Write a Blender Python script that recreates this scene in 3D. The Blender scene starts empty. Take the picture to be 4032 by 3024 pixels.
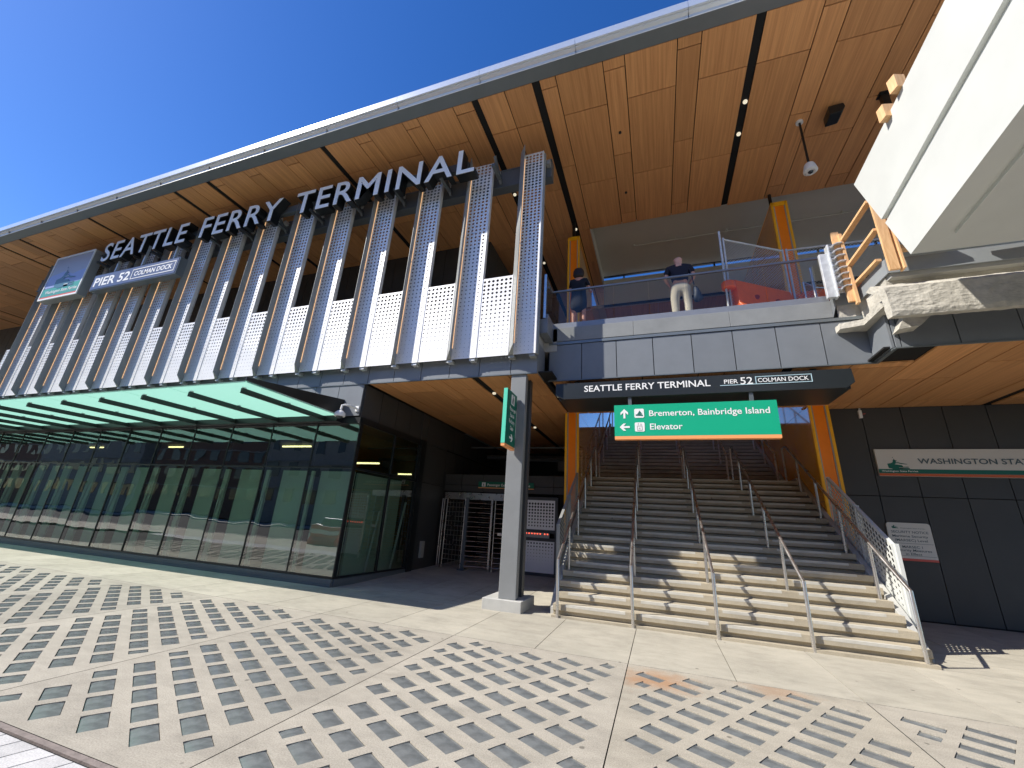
import bpy, bmesh, math, random
from mathutils import Vector, Matrix
random.seed(7)
S = bpy.context.scene
COL = S.collection
R = math.radians
# ------------------------------------------------------------------ materials
def new_mat(name):
    m = bpy.data.materials.new(name); m.use_nodes = True
    nt = m.node_tree; b = nt.nodes['Principled BSDF']
    return m, nt, b
def N(nt, t, **kw):
    n = nt.nodes.new(t)
    for k, v in kw.items(): setattr(n, k, v)
    return n
def simple(name, col, rough=.5, metal=0., spec=.5, var=.0, scale=3., bump=0., bscale=60., coat=0., stretch=None, rvar=0.):
    m, nt, b = new_mat(name)
    b.inputs['Base Color'].default_value = (*col, 1)
    b.inputs['Roughness'].default_value = rough
    b.inputs['Metallic'].default_value = metal
    b.inputs['Specular IOR Level'].default_value = spec
    b.inputs['Coat Weight'].default_value = coat
    L = nt.links.new
    if var or bump or rvar:
        tc = N(nt, 'ShaderNodeTexCoord'); mp = N(nt, 'ShaderNodeMapping')
        if stretch: mp.inputs['Scale'].default_value = stretch
        L(tc.outputs['Object'], mp.inputs[0])
    if var or rvar:
        no = N(nt, 'ShaderNodeTexNoise'); no.inputs['Scale'].default_value = scale; no.inputs['Detail'].default_value = 7
        no.inputs['Roughness'].default_value = .62
        L(mp.outputs[0], no.inputs['Vector'])
    if var:
        cr = N(nt, 'ShaderNodeMapRange'); cr.inputs[1].default_value = .3; cr.inputs[2].default_value = .7
        cr.inputs[3].default_value = 1 - var; cr.inputs[4].default_value = 1 + var
        L(no.outputs[0], cr.inputs[0])
        mx = N(nt, 'ShaderNodeVectorMath', operation='SCALE'); mx.inputs[0].default_value = col
        L(cr.outputs[0], mx.inputs['Scale']); L(mx.outputs[0], b.inputs['Base Color'])
    if rvar:
        c2 = N(nt, 'ShaderNodeMapRange'); c2.inputs[1].default_value = .3; c2.inputs[2].default_value = .7
        c2.inputs[3].default_value = max(.02, rough - rvar); c2.inputs[4].default_value = min(1, rough + rvar)
        L(no.outputs[0], c2.inputs[0]); L(c2.outputs[0], b.inputs['Roughness'])
    if bump:
        n2 = N(nt, 'ShaderNodeTexNoise'); n2.inputs['Scale'].default_value = bscale; n2.inputs['Detail'].default_value = 5
        L(mp.outputs[0], n2.inputs['Vector'])
        bp = N(nt, 'ShaderNodeBump'); bp.inputs['Strength'].default_value = bump; bp.inputs['Distance'].default_value = .01
        L(n2.outputs[0], bp.inputs['Height']); L(bp.outputs[0], b.inputs['Normal'])
    return m
def island_tint(m, amt):
    nt = m.node_tree; b = nt.nodes['Principled BSDF']; L = nt.links.new
    src = b.inputs['Base Color'].links[0].from_socket if b.inputs['Base Color'].links else None
    g = N(nt, 'ShaderNodeNewGeometry'); mr = N(nt, 'ShaderNodeMapRange')
    mr.inputs[3].default_value = 1 - amt; mr.inputs[4].default_value = 1 + amt
    L(g.outputs['Random Per Island'], mr.inputs[0])
    v = N(nt, 'ShaderNodeVectorMath', operation='SCALE'); L(mr.outputs[0], v.inputs['Scale'])
    if src: L(src, v.inputs[0])
    else: v.inputs[0].default_value = b.inputs['Base Color'].default_value[:3]
    L(v.outputs[0], b.inputs['Base Color'])
    return m
def wood_mat(name, c0, c1, sc=(14, .6, 14), rough=.45, amt=.06, dist=2.):
    m, nt, b = new_mat(name); L = nt.links.new
    tc = N(nt, 'ShaderNodeTexCoord'); g = N(nt, 'ShaderNodeNewGeometry')
    off = N(nt, 'ShaderNodeVectorMath', operation='MULTIPLY_ADD')
    comb = N(nt, 'ShaderNodeCombineXYZ')
    for i in range(3): L(g.outputs['Random Per Island'], comb.inputs[i])
    off.inputs[1].default_value = (23., 31., 7.); L(comb.outputs[0], off.inputs[0]); L(tc.outputs['Object'], off.inputs[2])
    mp = N(nt, 'ShaderNodeMapping'); mp.inputs['Scale'].default_value = sc; L(off.outputs[0], mp.inputs[0])
    no = N(nt, 'ShaderNodeTexNoise'); no.inputs['Scale'].default_value = 1.; no.inputs['Detail'].default_value = 8
    no.inputs['Roughness'].default_value = .66; no.inputs['Distortion'].default_value = dist * .2
    L(mp.outputs[0], no.inputs['Vector'])
    cr = N(nt, 'ShaderNodeValToRGB'); cr.color_ramp.elements[0].position = .28; cr.color_ramp.elements[0].color = (*c0, 1)
    cr.color_ramp.elements[1].position = .72; cr.color_ramp.elements[1].color = (*c1, 1)
    L(no.outputs[0], cr.inputs[0])
    mr = N(nt, 'ShaderNodeMapRange'); mr.inputs[3].default_value = 1 - amt; mr.inputs[4].default_value = 1 + amt
    L(g.outputs['Random Per Island'], mr.inputs[0])
    v = N(nt, 'ShaderNodeVectorMath', operation='SCALE'); L(cr.outputs[0], v.inputs[0]); L(mr.outputs[0], v.inputs['Scale'])
    L(v.outputs[0], b.inputs['Base Color']); b.inputs['Roughness'].default_value = rough
    return m
def glass_mat(name, tint, ior=1.5, rough=0., boost=1., graze=.9, wave=0.):
    m = bpy.data.materials.new(name); m.use_nodes = True; nt = m.node_tree; nt.nodes.clear(); L = nt.links.new
    o = N(nt, 'ShaderNodeOutputMaterial'); mix = N(nt, 'ShaderNodeMixShader')
    t = N(nt, 'ShaderNodeBsdfTransparent'); t.inputs[0].default_value = (*tint, 1)
    gl = N(nt, 'ShaderNodeBsdfGlossy'); gl.inputs['Roughness'].default_value = rough
    # Schlick from the facing angle, the same from both sides of the sheet
    lw = N(nt, 'ShaderNodeLayerWeight'); lw.inputs['Blend'].default_value = .5
    pw = N(nt, 'ShaderNodeMath', operation='POWER'); pw.inputs[1].default_value = 4.2; L(lw.outputs['Facing'], pw.inputs[0])
    ma = N(nt, 'ShaderNodeMath', operation='MULTIPLY_ADD'); ma.inputs[1].default_value = graze; ma.inputs[2].default_value = .08 * boost
    ma.use_clamp = True
    if wave:
        tc = N(nt, 'ShaderNodeTexCoord'); nz = N(nt, 'ShaderNodeTexNoise'); nz.inputs['Scale'].default_value = 1.1; nz.inputs['Detail'].default_value = 1.5
        L(tc.outputs['Object'], nz.inputs['Vector']); bp = N(nt, 'ShaderNodeBump'); bp.inputs['Strength'].default_value = 1.; bp.inputs['Distance'].default_value = wave
        L(nz.outputs[0], bp.inputs['Height']); L(bp.outputs[0], gl.inputs['Normal'])
    L(pw.outputs[0], ma.inputs[0]); L(ma.outputs[0], mix.inputs[0])
    L(t.outputs[0], mix.inputs[1]); L(gl.outputs[0], mix.inputs[2]); L(mix.outputs[0], o.inputs[0])
    return m
def emit(name, col, st):
    m, nt, b = new_mat(name); b.inputs['Base Color'].default_value = (*col, 1)
    b.inputs['Emission Color'].default_value = (*col, 1); b.inputs['Emission Strength'].default_value = st
    return m
def paving_mat(name, c, rust=False, fine=.12):
    m, nt, b = new_mat(name); L = nt.links.new
    tc = N(nt, 'ShaderNodeTexCoord')
    def noise(s, d=6, r=.6, st=None):
        n = N(nt, 'ShaderNodeTexNoise'); n.inputs['Scale'].default_value = s; n.inputs['Detail'].default_value = d
        n.inputs['Roughness'].default_value = r
        if st:
            mp = N(nt, 'ShaderNodeMapping'); mp.inputs['Scale'].default_value = st; L(tc.outputs['Object'], mp.inputs[0]); L(mp.outputs[0], n.inputs['Vector'])
        else: L(tc.outputs['Object'], n.inputs['Vector'])
        return n
    def rng(src, a, bb, lo=.3, hi=.7):
        r = N(nt, 'ShaderNodeMapRange'); r.inputs[1].default_value = lo; r.inputs[2].default_value = hi
        r.inputs[3].default_value = a; r.inputs[4].default_value = bb; L(src, r.inputs[0]); return r.outputs[0]
    big = rng(noise(.55, 5).outputs[0], .86, 1.1)
    mid = rng(noise(3.2, 8, .7, (1, 2.2, 1)).outputs[0], .9, 1.08)
    fin = rng(noise(95, 3).outputs[0], 1 - fine, 1 + fine)
    g = N(nt, 'ShaderNodeNewGeometry'); isl = rng(g.outputs['Random Per Island'], .93, 1.04, 0, 1)
    p = None
    for s_ in (big, mid, fin, isl):
        if p is None: p = s_
        else:
            mu = N(nt, 'ShaderNodeMath', operation='MULTIPLY'); L(p, mu.inputs[0]); L(s_, mu.inputs[1]); p = mu.outputs[0]
    st = rng(noise(1.3, 9, .72, (1, 1.6, 1)).outputs[0], .80, 1.03, .30, .52)
    mu = N(nt, 'ShaderNodeMath', operation='MULTIPLY'); L(p, mu.inputs[0]); L(st, mu.inputs[1]); p = mu.outputs[0]
    vg = N(nt, 'ShaderNodeTexVoronoi'); vg.inputs['Scale'].default_value = 2.4; L(tc.outputs['Object'], vg.inputs['Vector'])
    gs = rng(vg.outputs['Distance'], .5, 1., .04, .06)
    mu = N(nt, 'ShaderNodeMath', operation='MULTIPLY'); L(p, mu.inputs[0]); L(gs, mu.inputs[1]); p = mu.outputs[0]
    # small dark pits
    vo = N(nt, 'ShaderNodeTexVoronoi'); vo.inputs['Scale'].default_value = 9; L(tc.outputs['Object'], vo.inputs['Vector'])
    pit = rng(vo.outputs['Distance'], .55, 1., .02, .06)
    mu = N(nt, 'ShaderNodeMath', operation='MULTIPLY'); L(p, mu.inputs[0]); L(pit, mu.inputs[1]); p = mu.outputs[0]
    v = N(nt, 'ShaderNodeVectorMath', operation='SCALE'); v.inputs[0].default_value = c; L(p, v.inputs['Scale'])
    out = v.outputs[0]
    if rust:   # a rust stain spreading round the first blocks of the slab in front of the stairs
        sp = N(nt, 'ShaderNodeSeparateXYZ'); L(tc.outputs['Object'], sp.inputs[0])
        geo = N(nt, 'ShaderNodeVectorMath', operation='DISTANCE')
        sc = N(nt, 'ShaderNodeVectorMath', operation='MULTIPLY'); sc.inputs[1].default_value = (1, 1.25, 0); L(tc.outputs['Object'], sc.inputs[0])
        nz = noise(3.6, 9, .75)
        L(sc.outputs[0], geo.inputs[0]); geo.inputs[1].default_value = (-.12, 5.72 * 1.25, 0)
        sub = N(nt, 'ShaderNodeMath', operation='MULTIPLY_ADD'); sub.inputs[1].default_value = -1.1; L(nz.outputs[0], sub.inputs[0]); L(geo.outputs['Value'], sub.inputs[2])
        mk = rng(sub.outputs[0], .62, 0., -.42, .03)
        geo2 = N(nt, 'ShaderNodeVectorMath', operation='DISTANCE'); L(sc.outputs[0], geo2.inputs[0]); geo2.inputs[1].default_value = (1.15, 6.05 * 1.25, 0)
        sub2 = N(nt, 'ShaderNodeMath', operation='MULTIPLY_ADD'); sub2.inputs[1].default_value = -1.1; L(nz.outputs[0], sub2.inputs[0]); L(geo2.outputs['Value'], sub2.inputs[2])
        mk2 = rng(sub2.outputs[0], .35, 0., -.45, -.1)
        mxx = N(nt, 'ShaderNodeMath', operation='MAXIMUM'); L(mk, mxx.inputs[0]); L(mk2, mxx.inputs[1])
        mc = N(nt, 'ShaderNodeMix', data_type='RGBA'); mc.inputs['B'].default_value = (.36, .165, .06, 1)
        L(mxx.outputs[0], mc.inputs['Factor']); L(out, mc.inputs['A']); out = mc.outputs['Result']
    L(out, b.inputs['Base Color']); b.inputs['Roughness'].default_value = .8; b.inputs['Specular IOR Level'].default_value = .3
    bp = N(nt, 'ShaderNodeBump'); bp.inputs['Strength'].default_value = .35; bp.inputs['Distance'].default_value = .004
    L(noise(140, 4).outputs[0], bp.inputs['Height']); L(bp.outputs[0], b.inputs['Normal'])
    return m
M = dict(
    wood=wood_mat('laminated_wood', (.50, .225, .084), (.76, .385, .155), sc=(20, .5, 20), rough=.42, amt=.13),
    lumber=wood_mat('raw_lumber', (.55, .29, .12), (.80, .52, .27), sc=(14, 14, 2.2), rough=.7, amt=.12, dist=6),
    clad=simple('dark_cladding', (.185, .20, .215), .42, .0, .5, .06, 2., .0),
    clad_dark=simple('charcoal_cladding', (.052, .052, .052), .5, .0, .4, .08, 1.2, .0),
    joint=simple('dark_joint', (.006, .006, .006), .9),
    black=simple('black_metal', (.014, .016, .017), .38, .2),
    blackmatt=simple('black_recess', (.006, .006, .006), .8),
    fascia=simple('fascia_metal', (.20, .225, .235), .38, .45, .5, .05, 1.5),
    fin=simple('silver_metal', (.82, .81, .79), .42, .2, .5, .05, 1.2, .0, rvar=.08),
    fin_grey=simple('grey_fin_metal', (.30, .31, .30), .45, .15, .5, .07, 1.2, .0, rvar=.08),
    steelgrey=simple('grey_painted_steel', (.11, .125, .135), .45, .1, .5, .08, 2.),
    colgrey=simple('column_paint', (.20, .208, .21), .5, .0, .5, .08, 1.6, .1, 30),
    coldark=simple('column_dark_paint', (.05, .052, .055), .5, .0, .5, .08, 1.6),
    stainless=simple('stainless_steel', (.60, .575, .55), .3, .9, .5, .04, 6, .02, 40, rvar=.08),
    galv=simple('galvanised_steel', (.56, .58, .59), .48, .25, .5, .18, 9, .1, 30),
    paving=paving_mat('paving_concrete', (.405, .375, .305)),
    paving_rust=paving_mat('paving_concrete_stained', (.375, .34, .275), True, .24),
    prism=paving_mat('prism_slab_concrete', (.365, .333, .275), False, .24),
    stair=paving_mat('stair_concrete', (.40, .35, .26), False, .1),
    smooth=simple('smooth_concrete', (.42, .415, .385), .75, 0, .4, .12, 1.7, .3, 60),
    curbcon=simple('edge_concrete', (.235, .245, .245), .7, 0, .4, .1, 2.4, .2, 40),
    rough=simple('rough_concrete', (.46, .435, .375), .9, 0, .3, .22, 5, 1., 26),
    white=simple('white_painted_steel', (.60, .615, .585), .38, 0, .5, .05, .9, .06, 9, rvar=.08),
    greycl=simple('warm_grey_paint', (.62, .61, .54), .6, 0, .4, .04, .7),
    orange=simple('orange_panel', (.95, .235, .004), .4, 0, .5, .05, 2.),
    gold=simple('gold_panel', (.80, .34, .006), .09, .0, .5, .07, 1.6, 0, coat=1.),
    goldframe=simple('gold_frame', (.90, .44, .01), .4, .0, .5, .05, 3),
    greytrim=simple('grey_trim', (.38, .37, .34), .5),
    green=simple('sign_green', (.0, .37, .20), .45),
    greendk=simple('logo_green', (.0, .12, .085), .5),
    sgnorange=simple('sign_orange', (.88, .36, .13), .5),
    signred=simple('sign_red', (.60, .10, .08), .5),
    whitep=simple('sign_white', (.80, .80, .78), .45),
    greyp=simple('sign_pale_grey', (.62, .60, .56), .5),
    letterface=simple('letter_white', (.96, .96, .95), .4),
    blacksign=simple('sign_black', (.018, .022, .024), .35),
    navy=simple('sign_navy', (.05, .075, .16), .35),
    lavender=simple('logo_lavender', (.30, .36, .62), .4),
    logogrey=simple('logo_grey', (.36, .36, .41), .35),
    mint=simple('logo_mint_green', (.03, .30, .24), .4),
    signtext=simple('sign_dark_text', (.07, .11, .13), .5),
    skin=simple('skin', (.58, .27, .18), .5), skinp=simple('pale_skin', (.66, .36, .27), .5),
    tee=simple('navy_cotton', (.012, .014, .03), .9, bump=.6, bscale=18), trousers=simple('beige_cotton', (.55, .50, .41), .9, bump=.8, bscale=14),
    dress=simple('black_dress', (.006, .008, .016), .9, bump=.5, bscale=18), hair=simple('dark_hair', (.012, .006, .005), .6, bump=.8, bscale=50),
    bag=simple('navy_bag', (.02, .03, .055), .6, bump=.8, bscale=20),
    shoe=simple('dark_shoe', (.03, .03, .03), .6),
    barrier=simple('orange_plastic', (1., .17, .03), .35, 0, .5, .08, 3),
    ribbed=paving_mat('ribbed_paver_granite', (.52, .51, .50), False, .2),
    asphalt=simple('asphalt', (.055, .055, .058), .9, 0, .3, .2, 8, .6, 200),
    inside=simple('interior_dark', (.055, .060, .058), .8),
    board=simple('interior_board', (.70, .76, .68), .6, 0, .5, .06, .8),
    brick=simple('street_brick', (.24, .13, .09), .85, 0, .3, .2, 3),
    stone=simple('street_stone', (.36, .33, .28), .8, 0, .3, .15, 2),
    darkglass=simple('dark_window', (.03, .04, .05), .08, 0, .6),
    glass=glass_mat('rail_glass', (.92, .92, .90), boost=.35, graze=.32),
    cwglass=glass_mat('green_window_glass', (.46, .58, .50), boost=2.7, wave=.004),
    led=emit('warm_led', (1., .60, .30), .75), lamp=emit('lamp_warm', (1., .78, .38), 3.),
    redled=emit('red_display', (1., .12, .06), 1.5),
    downlight=emit('downlight', (.8, .72, .55), .6),
)
# sub-surface look of the prism glass: dark body, clear coat
M['lens'] = island_tint(simple('prism_glass', (.15, .16, .16), .17, 0, .6, .3, 9, .0, rvar=.1), .0)
island_tint(M['clad'], .05); island_tint(M['clad_dark'], .06)
# frosted canopy glass: diffuse white interlayer that lets the sky and sun through from above
def frosted():
    m = bpy.data.materials.new('frosted_canopy_glass'); m.use_nodes = True; nt = m.node_tree; nt.nodes.clear(); L = nt.links.new
    o = N(nt, 'ShaderNodeOutputMaterial')
    d = N(nt, 'ShaderNodeBsdfDiffuse'); d.inputs[0].default_value = (.50, .66, .60, 1)
    t = N(nt, 'ShaderNodeBsdfTranslucent'); t.inputs[0].default_value = (.32, .66, .54, 1)
    g = N(nt, 'ShaderNodeBsdfGlossy'); g.inputs['Roughness'].default_value = .12
    a = N(nt, 'ShaderNodeMixShader'); a.inputs[0].default_value = .80; b = N(nt, 'ShaderNodeMixShader'); b.inputs[0].default_value = .06
    L(d.outputs[0], a.inputs[1]); L(t.outputs[0], a.inputs[2]); L(a.outputs[0], b.inputs[1]); L(g.outputs[0], b.inputs[2]); L(b.outputs[0], o.inputs[0])
    return m
M['frost'] = frosted()
# ------------------------------------------------------------------ mesh builder
class MB:
    def __init__(s): s.v = []; s.f = []; s.sm = False
    def add(s, vs, fs):
        o = len(s.v); s.v += [tuple(p) for p in vs]; s.f += [tuple(i + o for i in f) for f in fs]; return s
    def box(s, x0, x1, y0, y1, z0, z1):
        x0, x1 = sorted((x0, x1)); y0, y1 = sorted((y0, y1)); z0, z1 = sorted((z0, z1))
        return s.add([(x0,y0,z0),(x1,y0,z0),(x1,y1,z0),(x0,y1,z0),(x0,y0,z1),(x1,y0,z1),(x1,y1,z1),(x0,y1,z1)],
                     [(0,3,2,1),(4,5,6,7),(0,1,5,4),(1,2,6,5),(2,3,7,6),(3,0,4,7)])
    def cbox(s, c, d): return s.box(c[0]-d[0]/2, c[0]+d[0]/2, c[1]-d[1]/2, c[1]+d[1]/2, c[2]-d[2]/2, c[2]+d[2]/2)
    def prism(s, pts, axis, a, b):   # polygon (2D) extruded along an axis; pts in the order of the other two axes
        n = len(pts)
        def P(p, t):
            if axis == 'x': return (t, p[0], p[1])
            if axis == 'y': return (p[0], t, p[1])
            return (p[0], p[1], t)
        vs = [P(p, a) for p in pts] + [P(p, b) for p in pts]
        fs = [tuple(range(n)), tuple(reversed(range(n, 2*n)))] + [(i, i+n, (i+1) % n + n, (i+1) % n) for i in range(n)]
        return s.add(vs, fs)
    def beam(s, p, q, w, h=None, up=(0, 0, 1)):   # rectangular bar between two points
        h = h or w; p = Vector(p); q = Vector(q); d = (q - p).normalized(); u = Vector(up)
        if abs(d.dot(u)) > .98: u = Vector((0, 1, 0))
        r = d.cross(u).normalized(); u = r.cross(d)
        vs = [c + r*a*w/2 + u*b*h/2 for c in (p, q) for a, b in ((-1,-1),(1,-1),(1,1),(-1,1))]
        return s.add(vs, [(0,3,2,1),(4,5,6,7),(0,1,5,4),(1,2,6,5),(2,3,7,6),(3,0,4,7)])
    def tube(s, pts, r, n=8, cap=True):
        s.sm = True
        pts = [Vector(p) for p in pts]; rings = []
        rr = r if isinstance(r, (list, tuple)) else [r] * len(pts)
        u = None
        for i, p in enumerate(pts):
            d = (pts[min(i+1, len(pts)-1)] - pts[max(i-1, 0)]).normalized()
            if u is None:
                u = Vector((1, 0, 0)) if abs(d.x) < .9 else Vector((0, 1, 0))
            u = (u - d * u.dot(d)).normalized(); w = d.cross(u)
            k = 1.
            if 0 < i < len(pts) - 1:
                d1 = (pts[i] - pts[i-1]).normalized(); d2 = (pts[i+1] - pts[i]).normalized(); k = 1 / max(.5, math.sqrt((1 + d1.dot(d2)) / 2))
            rings.append([p + (u*math.cos(2*math.pi*j/n) + w*math.sin(2*math.pi*j/n)) * rr[i] for j in range(n)])
        vs = [v for g in rings for v in g]
        fs = [(i*n+j, i*n+(j+1) % n, (i+1)*n+(j+1) % n, (i+1)*n+j) for i in range(len(pts)-1) for j in range(n)]
        if cap: fs += [tuple(reversed(range(n))), tuple(range((len(pts)-1)*n, len(pts)*n))]
        return s.add(vs, fs)
    def lathe(s, c, prof, n=16, axis='z'):
        s.sm = True; vs = []
        for r, t in prof:
            for j in range(n):
                a = 2*math.pi*j/n; x, y = r*math.cos(a), r*math.sin(a)
                vs.append((c[0]+x, c[1]+y, c[2]+t) if axis == 'z' else ((c[0]+x, c[1]+t, c[2]+y) if axis == 'y' else (c[0]+t, c[1]+x, c[2]+y)))
        m = len(prof)
        fs = [(i*n+j, i*n+(j+1) % n, (i+1)*n+(j+1) % n, (i+1)*n+j) for i in range(m-1) for j in range(n)]
        fs += [tuple(reversed(range(n))), tuple(range((m-1)*n, m*n))]
        return s.add(vs, fs)
    def perf(s, o, u, v, w, h, pitch, rad, margin=.02, flip=False):   # sheet with real holes, radius from rad(v)
        o = Vector(o); u = Vector(u); v = Vector(v)
        nx = max(1, int((w - 2*margin) / pitch)); ny = max(1, int((h - 2*margin) / pitch))
        mx = (w - nx*pitch) / 2; my = (h - ny*pitch) / 2
        def q(a0, a1, b0, b1):
            f = (0, 1, 2, 3) if not flip else (3, 2, 1, 0)
            if a1 - a0 > 1e-5 and b1 - b0 > 1e-5: s.add([o+u*a0+v*b0, o+u*a1+v*b0, o+u*a1+v*b1, o+u*a0+v*b1], [f])
        q(0, mx, 0, h); q(w-mx, w, 0, h); q(mx, w-mx, 0, my); q(mx, w-mx, h-my, h)
        for j in range(ny):
            for i in range(nx):
                cx = mx + (i+.5)*pitch; cy = my + (j+.5)*pitch; r = rad(cy, j); hp = pitch/2
                if r <= 0: q(cx-hp, cx+hp, cy-hp, cy+hp); continue
                out = [(hp,0),(hp,hp),(0,hp),(-hp,hp),(-hp,0),(-hp,-hp),(0,-hp),(hp,-hp)]
                vs = [o+u*(cx+a)+v*(cy+b) for a, b in out] + [o+u*(cx+r*math.cos(k*math.pi/4))+v*(cy+r*math.sin(k*math.pi/4)) for k in range(8)]
                fs = [(k, (k+1) % 8, 8+(k+1) % 8, 8+k) for k in range(8)]
                if flip: fs = [tuple(reversed(f)) for f in fs]
                s.add(vs, fs)
        return s
def tag(o, label=None, cat=None, group=None, kind=None):
    if label: o['label'] = label
    if cat: o['category'] = cat
    if group: o['group'] = group
    if kind: o['kind'] = kind
    return o
def origin(p):
    while p.parent: p = p.parent
    return p.location
def build(name, mb, mat, parent=None, bevel=0, smooth=None, mats=None):
    me = bpy.data.meshes.new(name)
    off = origin(parent) if parent else Vector((0, 0, 0))
    me.from_pydata([Vector(v) - off for v in mb.v], [], mb.f); me.validate(); me.update()
    o = bpy.data.objects.new(name, me); COL.objects.link(o)
    me.materials.append(mat)
    bm = bmesh.new(); bm.from_mesh(me); bmesh.ops.recalc_face_normals(bm, faces=bm.faces) if not getattr(mb, 'keepn', False) else None
    bm.to_mesh(me); bm.free()
    if (mb.sm if smooth is None else smooth):
        for p in me.polygons: p.use_smooth = True
        me.set_sharp_from_angle(angle=R(38))
    if bevel:
        b = o.modifiers.new('bevel', 'BEVEL'); b.width = bevel; b.segments = 2; b.limit_method = 'ANGLE'
    if parent: o.parent = parent
    return o
def thing(name, loc, label, cat, group=None):
    o = bpy.data.objects.new(name, None); o.empty_display_size = .3; o.location = loc; COL.objects.link(o)
    return tag(o, label, cat, group)
def struct(name, mb, mat): return tag(build(name, mb, mat), kind='structure')
def kids(o, pool): return [c for c in pool if c.parent is o]
def copy_tree(o, dx, label=None):
    pool = [c for c in COL.objects if c.parent]
    def cp(a, par):
        c = a.copy(); COL.objects.link(c); c.parent = par
        for k in kids(a, pool): cp(k, c)
        return c
    c = cp(o, o.parent); c.location = o.location + Vector(dx)
    if label: c['label'] = label
    return c
# ------------------------------------------------------------------ text
def raw_text(body, bold=0., res=3, spacing=1.):
    cu = bpy.data.curves.new('t', 'FONT'); cu.body = body; cu.size = 1; cu.offset = bold; cu.resolution_u = res; cu.space_character = spacing
    o = bpy.data.objects.new('t', cu); COL.objects.link(o)
    bpy.context.view_layer.update()
    me = bpy.data.meshes.new_from_object(o.evaluated_get(bpy.context.evaluated_depsgraph_get()))
    vs = [(v.co.x, v.co.y) for v in me.vertices]; fs = [tuple(p.vertices) for p in me.polygons]
    bpy.data.objects.remove(o); bpy.data.curves.remove(cu); bpy.data.meshes.remove(me)
    return vs, fs
_cap = {}
def cap_h(bold):
    if bold not in _cap:
        v, _ = raw_text('H', bold); _cap[bold] = (min(p[1] for p in v), max(p[1] for p in v))
    return _cap[bold]
def text_mb(body, a0, a1, base, cap, O, U, V, bold=.0, depth=0., mb=None, spacing=1.):
    """flat lettering: starts at a0 and ends at a1 along U, baseline and cap height along V"""
    vs, fs = raw_text(body, bold, spacing=spacing); lo, hi = cap_h(bold)
    x0 = min(p[0] for p in vs); x1 = max(p[0] for p in vs)
    sx = (a1 - a0) / (x1 - x0); sy = cap / (hi - lo); O = Vector(O); U = Vector(U); V = Vector(V); Nn = U.cross(V)
    P = [O + U*(a0 + (p[0]-x0)*sx) + V*(base + (p[1]-lo)*sy) for p in vs]
    mb = mb or MB()
    if depth:
        P2 = [p - Nn*depth for p in P]
        n = len(P); mb_f = list(fs) + [tuple(reversed([i+n for i in f])) for f in fs]
        from collections import Counter
        ed = Counter()
        for f in fs:
            for i in range(len(f)): ed[(f[i], f[(i+1) % len(f)])] += 1
        for (i, j) in list(ed):
            if (j, i) not in ed: mb_f.append((j, i, i+n, j+n))
        mb.add(P + P2, mb_f)
    else: mb.add(P, fs)
    mb.keepn = False if depth else True
    return mb
FX = ((1,0,0),(0,0,1))        # lettering that faces -Y
def txt(parent, body, x0, x1, z, cap, Y, mat, bold=.012, name='lettering'):
    return build(name, text_mb(body, x0, x1, z, cap, (0, Y, 0), *FX, bold=bold), mat, parent)
def poly(parent, pts, Y, mat, name, th=.002):
    m = MB(); m.prism(pts, 'y', Y, Y+th); return build(name, m, mat, parent)
# ================================================================== GROUND
ZS = lambda y: max(0., (y - 9.) * .035)
g = MB(); g.box(-150, 150, -150, 150, -.3, -.12); struct('ground', g, M['asphalt'])
# plain pavement slabs in front of and under the building (straight joints every 1.227 m)
mb = MB()
xs = [-.465 + 1.2275*i for i in range(-26, 12)]
def slab(mb, x0, x1, y0, y1, ga=.005):
    x0 += ga; x1 -= ga; y0 += ga; y1 -= ga
    mb.add([(x0,y0,ZS(y0)-.1),(x1,y0,ZS(y0)-.1),(x1,y1,ZS(y1)-.1),(x0,y1,ZS(y1)-.1),(x0,y0,ZS(y0)),(x1,y0,ZS(y0)),(x1,y1,ZS(y1)),(x0,y1,ZS(y1))],
           [(0,3,2,1),(4,5,6,7),(0,1,5,4),(1,2,6,5),(2,3,7,6),(3,0,4,7)])
for i in range(len(xs)-1):
    for y0, y1 in ((6.2, 8.3), (8.3, 9.0), (9.0, 11.2), (11.2, 13.5), (13.5, 17), (17, 22)): slab(mb, xs[i], xs[i+1], y0, y1)
struct('pavement', mb, M['paving'])
mb = MB(); mb.box(-45, 16, 2.0, 8.4, -.12, -.012); struct('pavement_bedding', mb, M['joint'])
# prism-glass sidewalk slabs
BW = 2.455; YA, YB = 2.26, 6.19
u = Vector((.152, .252)); v = Vector((.3575, -.207)); uh = u.normalized(); vh = v.normalized()
lens_mb = MB()
hl, hs = .156, .087      # half long, half short
nseg = 5
for i in range(nseg):    # slightly domed top across the short side
    pass
def lens_geo():      # unit block: x = short axis, y = long axis
    m = MB(); m.sm = True; vs = []; n = 6
    for i in range(n+1):
        t = -1 + 2*i/n; z = -.010 + .007*(1-t*t)
        for sgn in (-1, 1): vs.append((t*hs*.94, sgn*hl*.965, z))
    m.add(vs, [(2*i, 2*i+1, 2*i+3, 2*i+2) for i in range(n)])
    c = [(a*hs*.94, b*hl*.965) for a, b in ((-1,-1),(1,-1),(1,1),(-1,1))]
    m.add([(p[0], p[1], -.010) for p in c] + [(p[0], p[1], -.06) for p in c], [(0,1,5,4),(1,2,6,5),(2,3,7,6),(3,0,4,7)])
    return m
LG = lens_geo()
phases = {}
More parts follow.
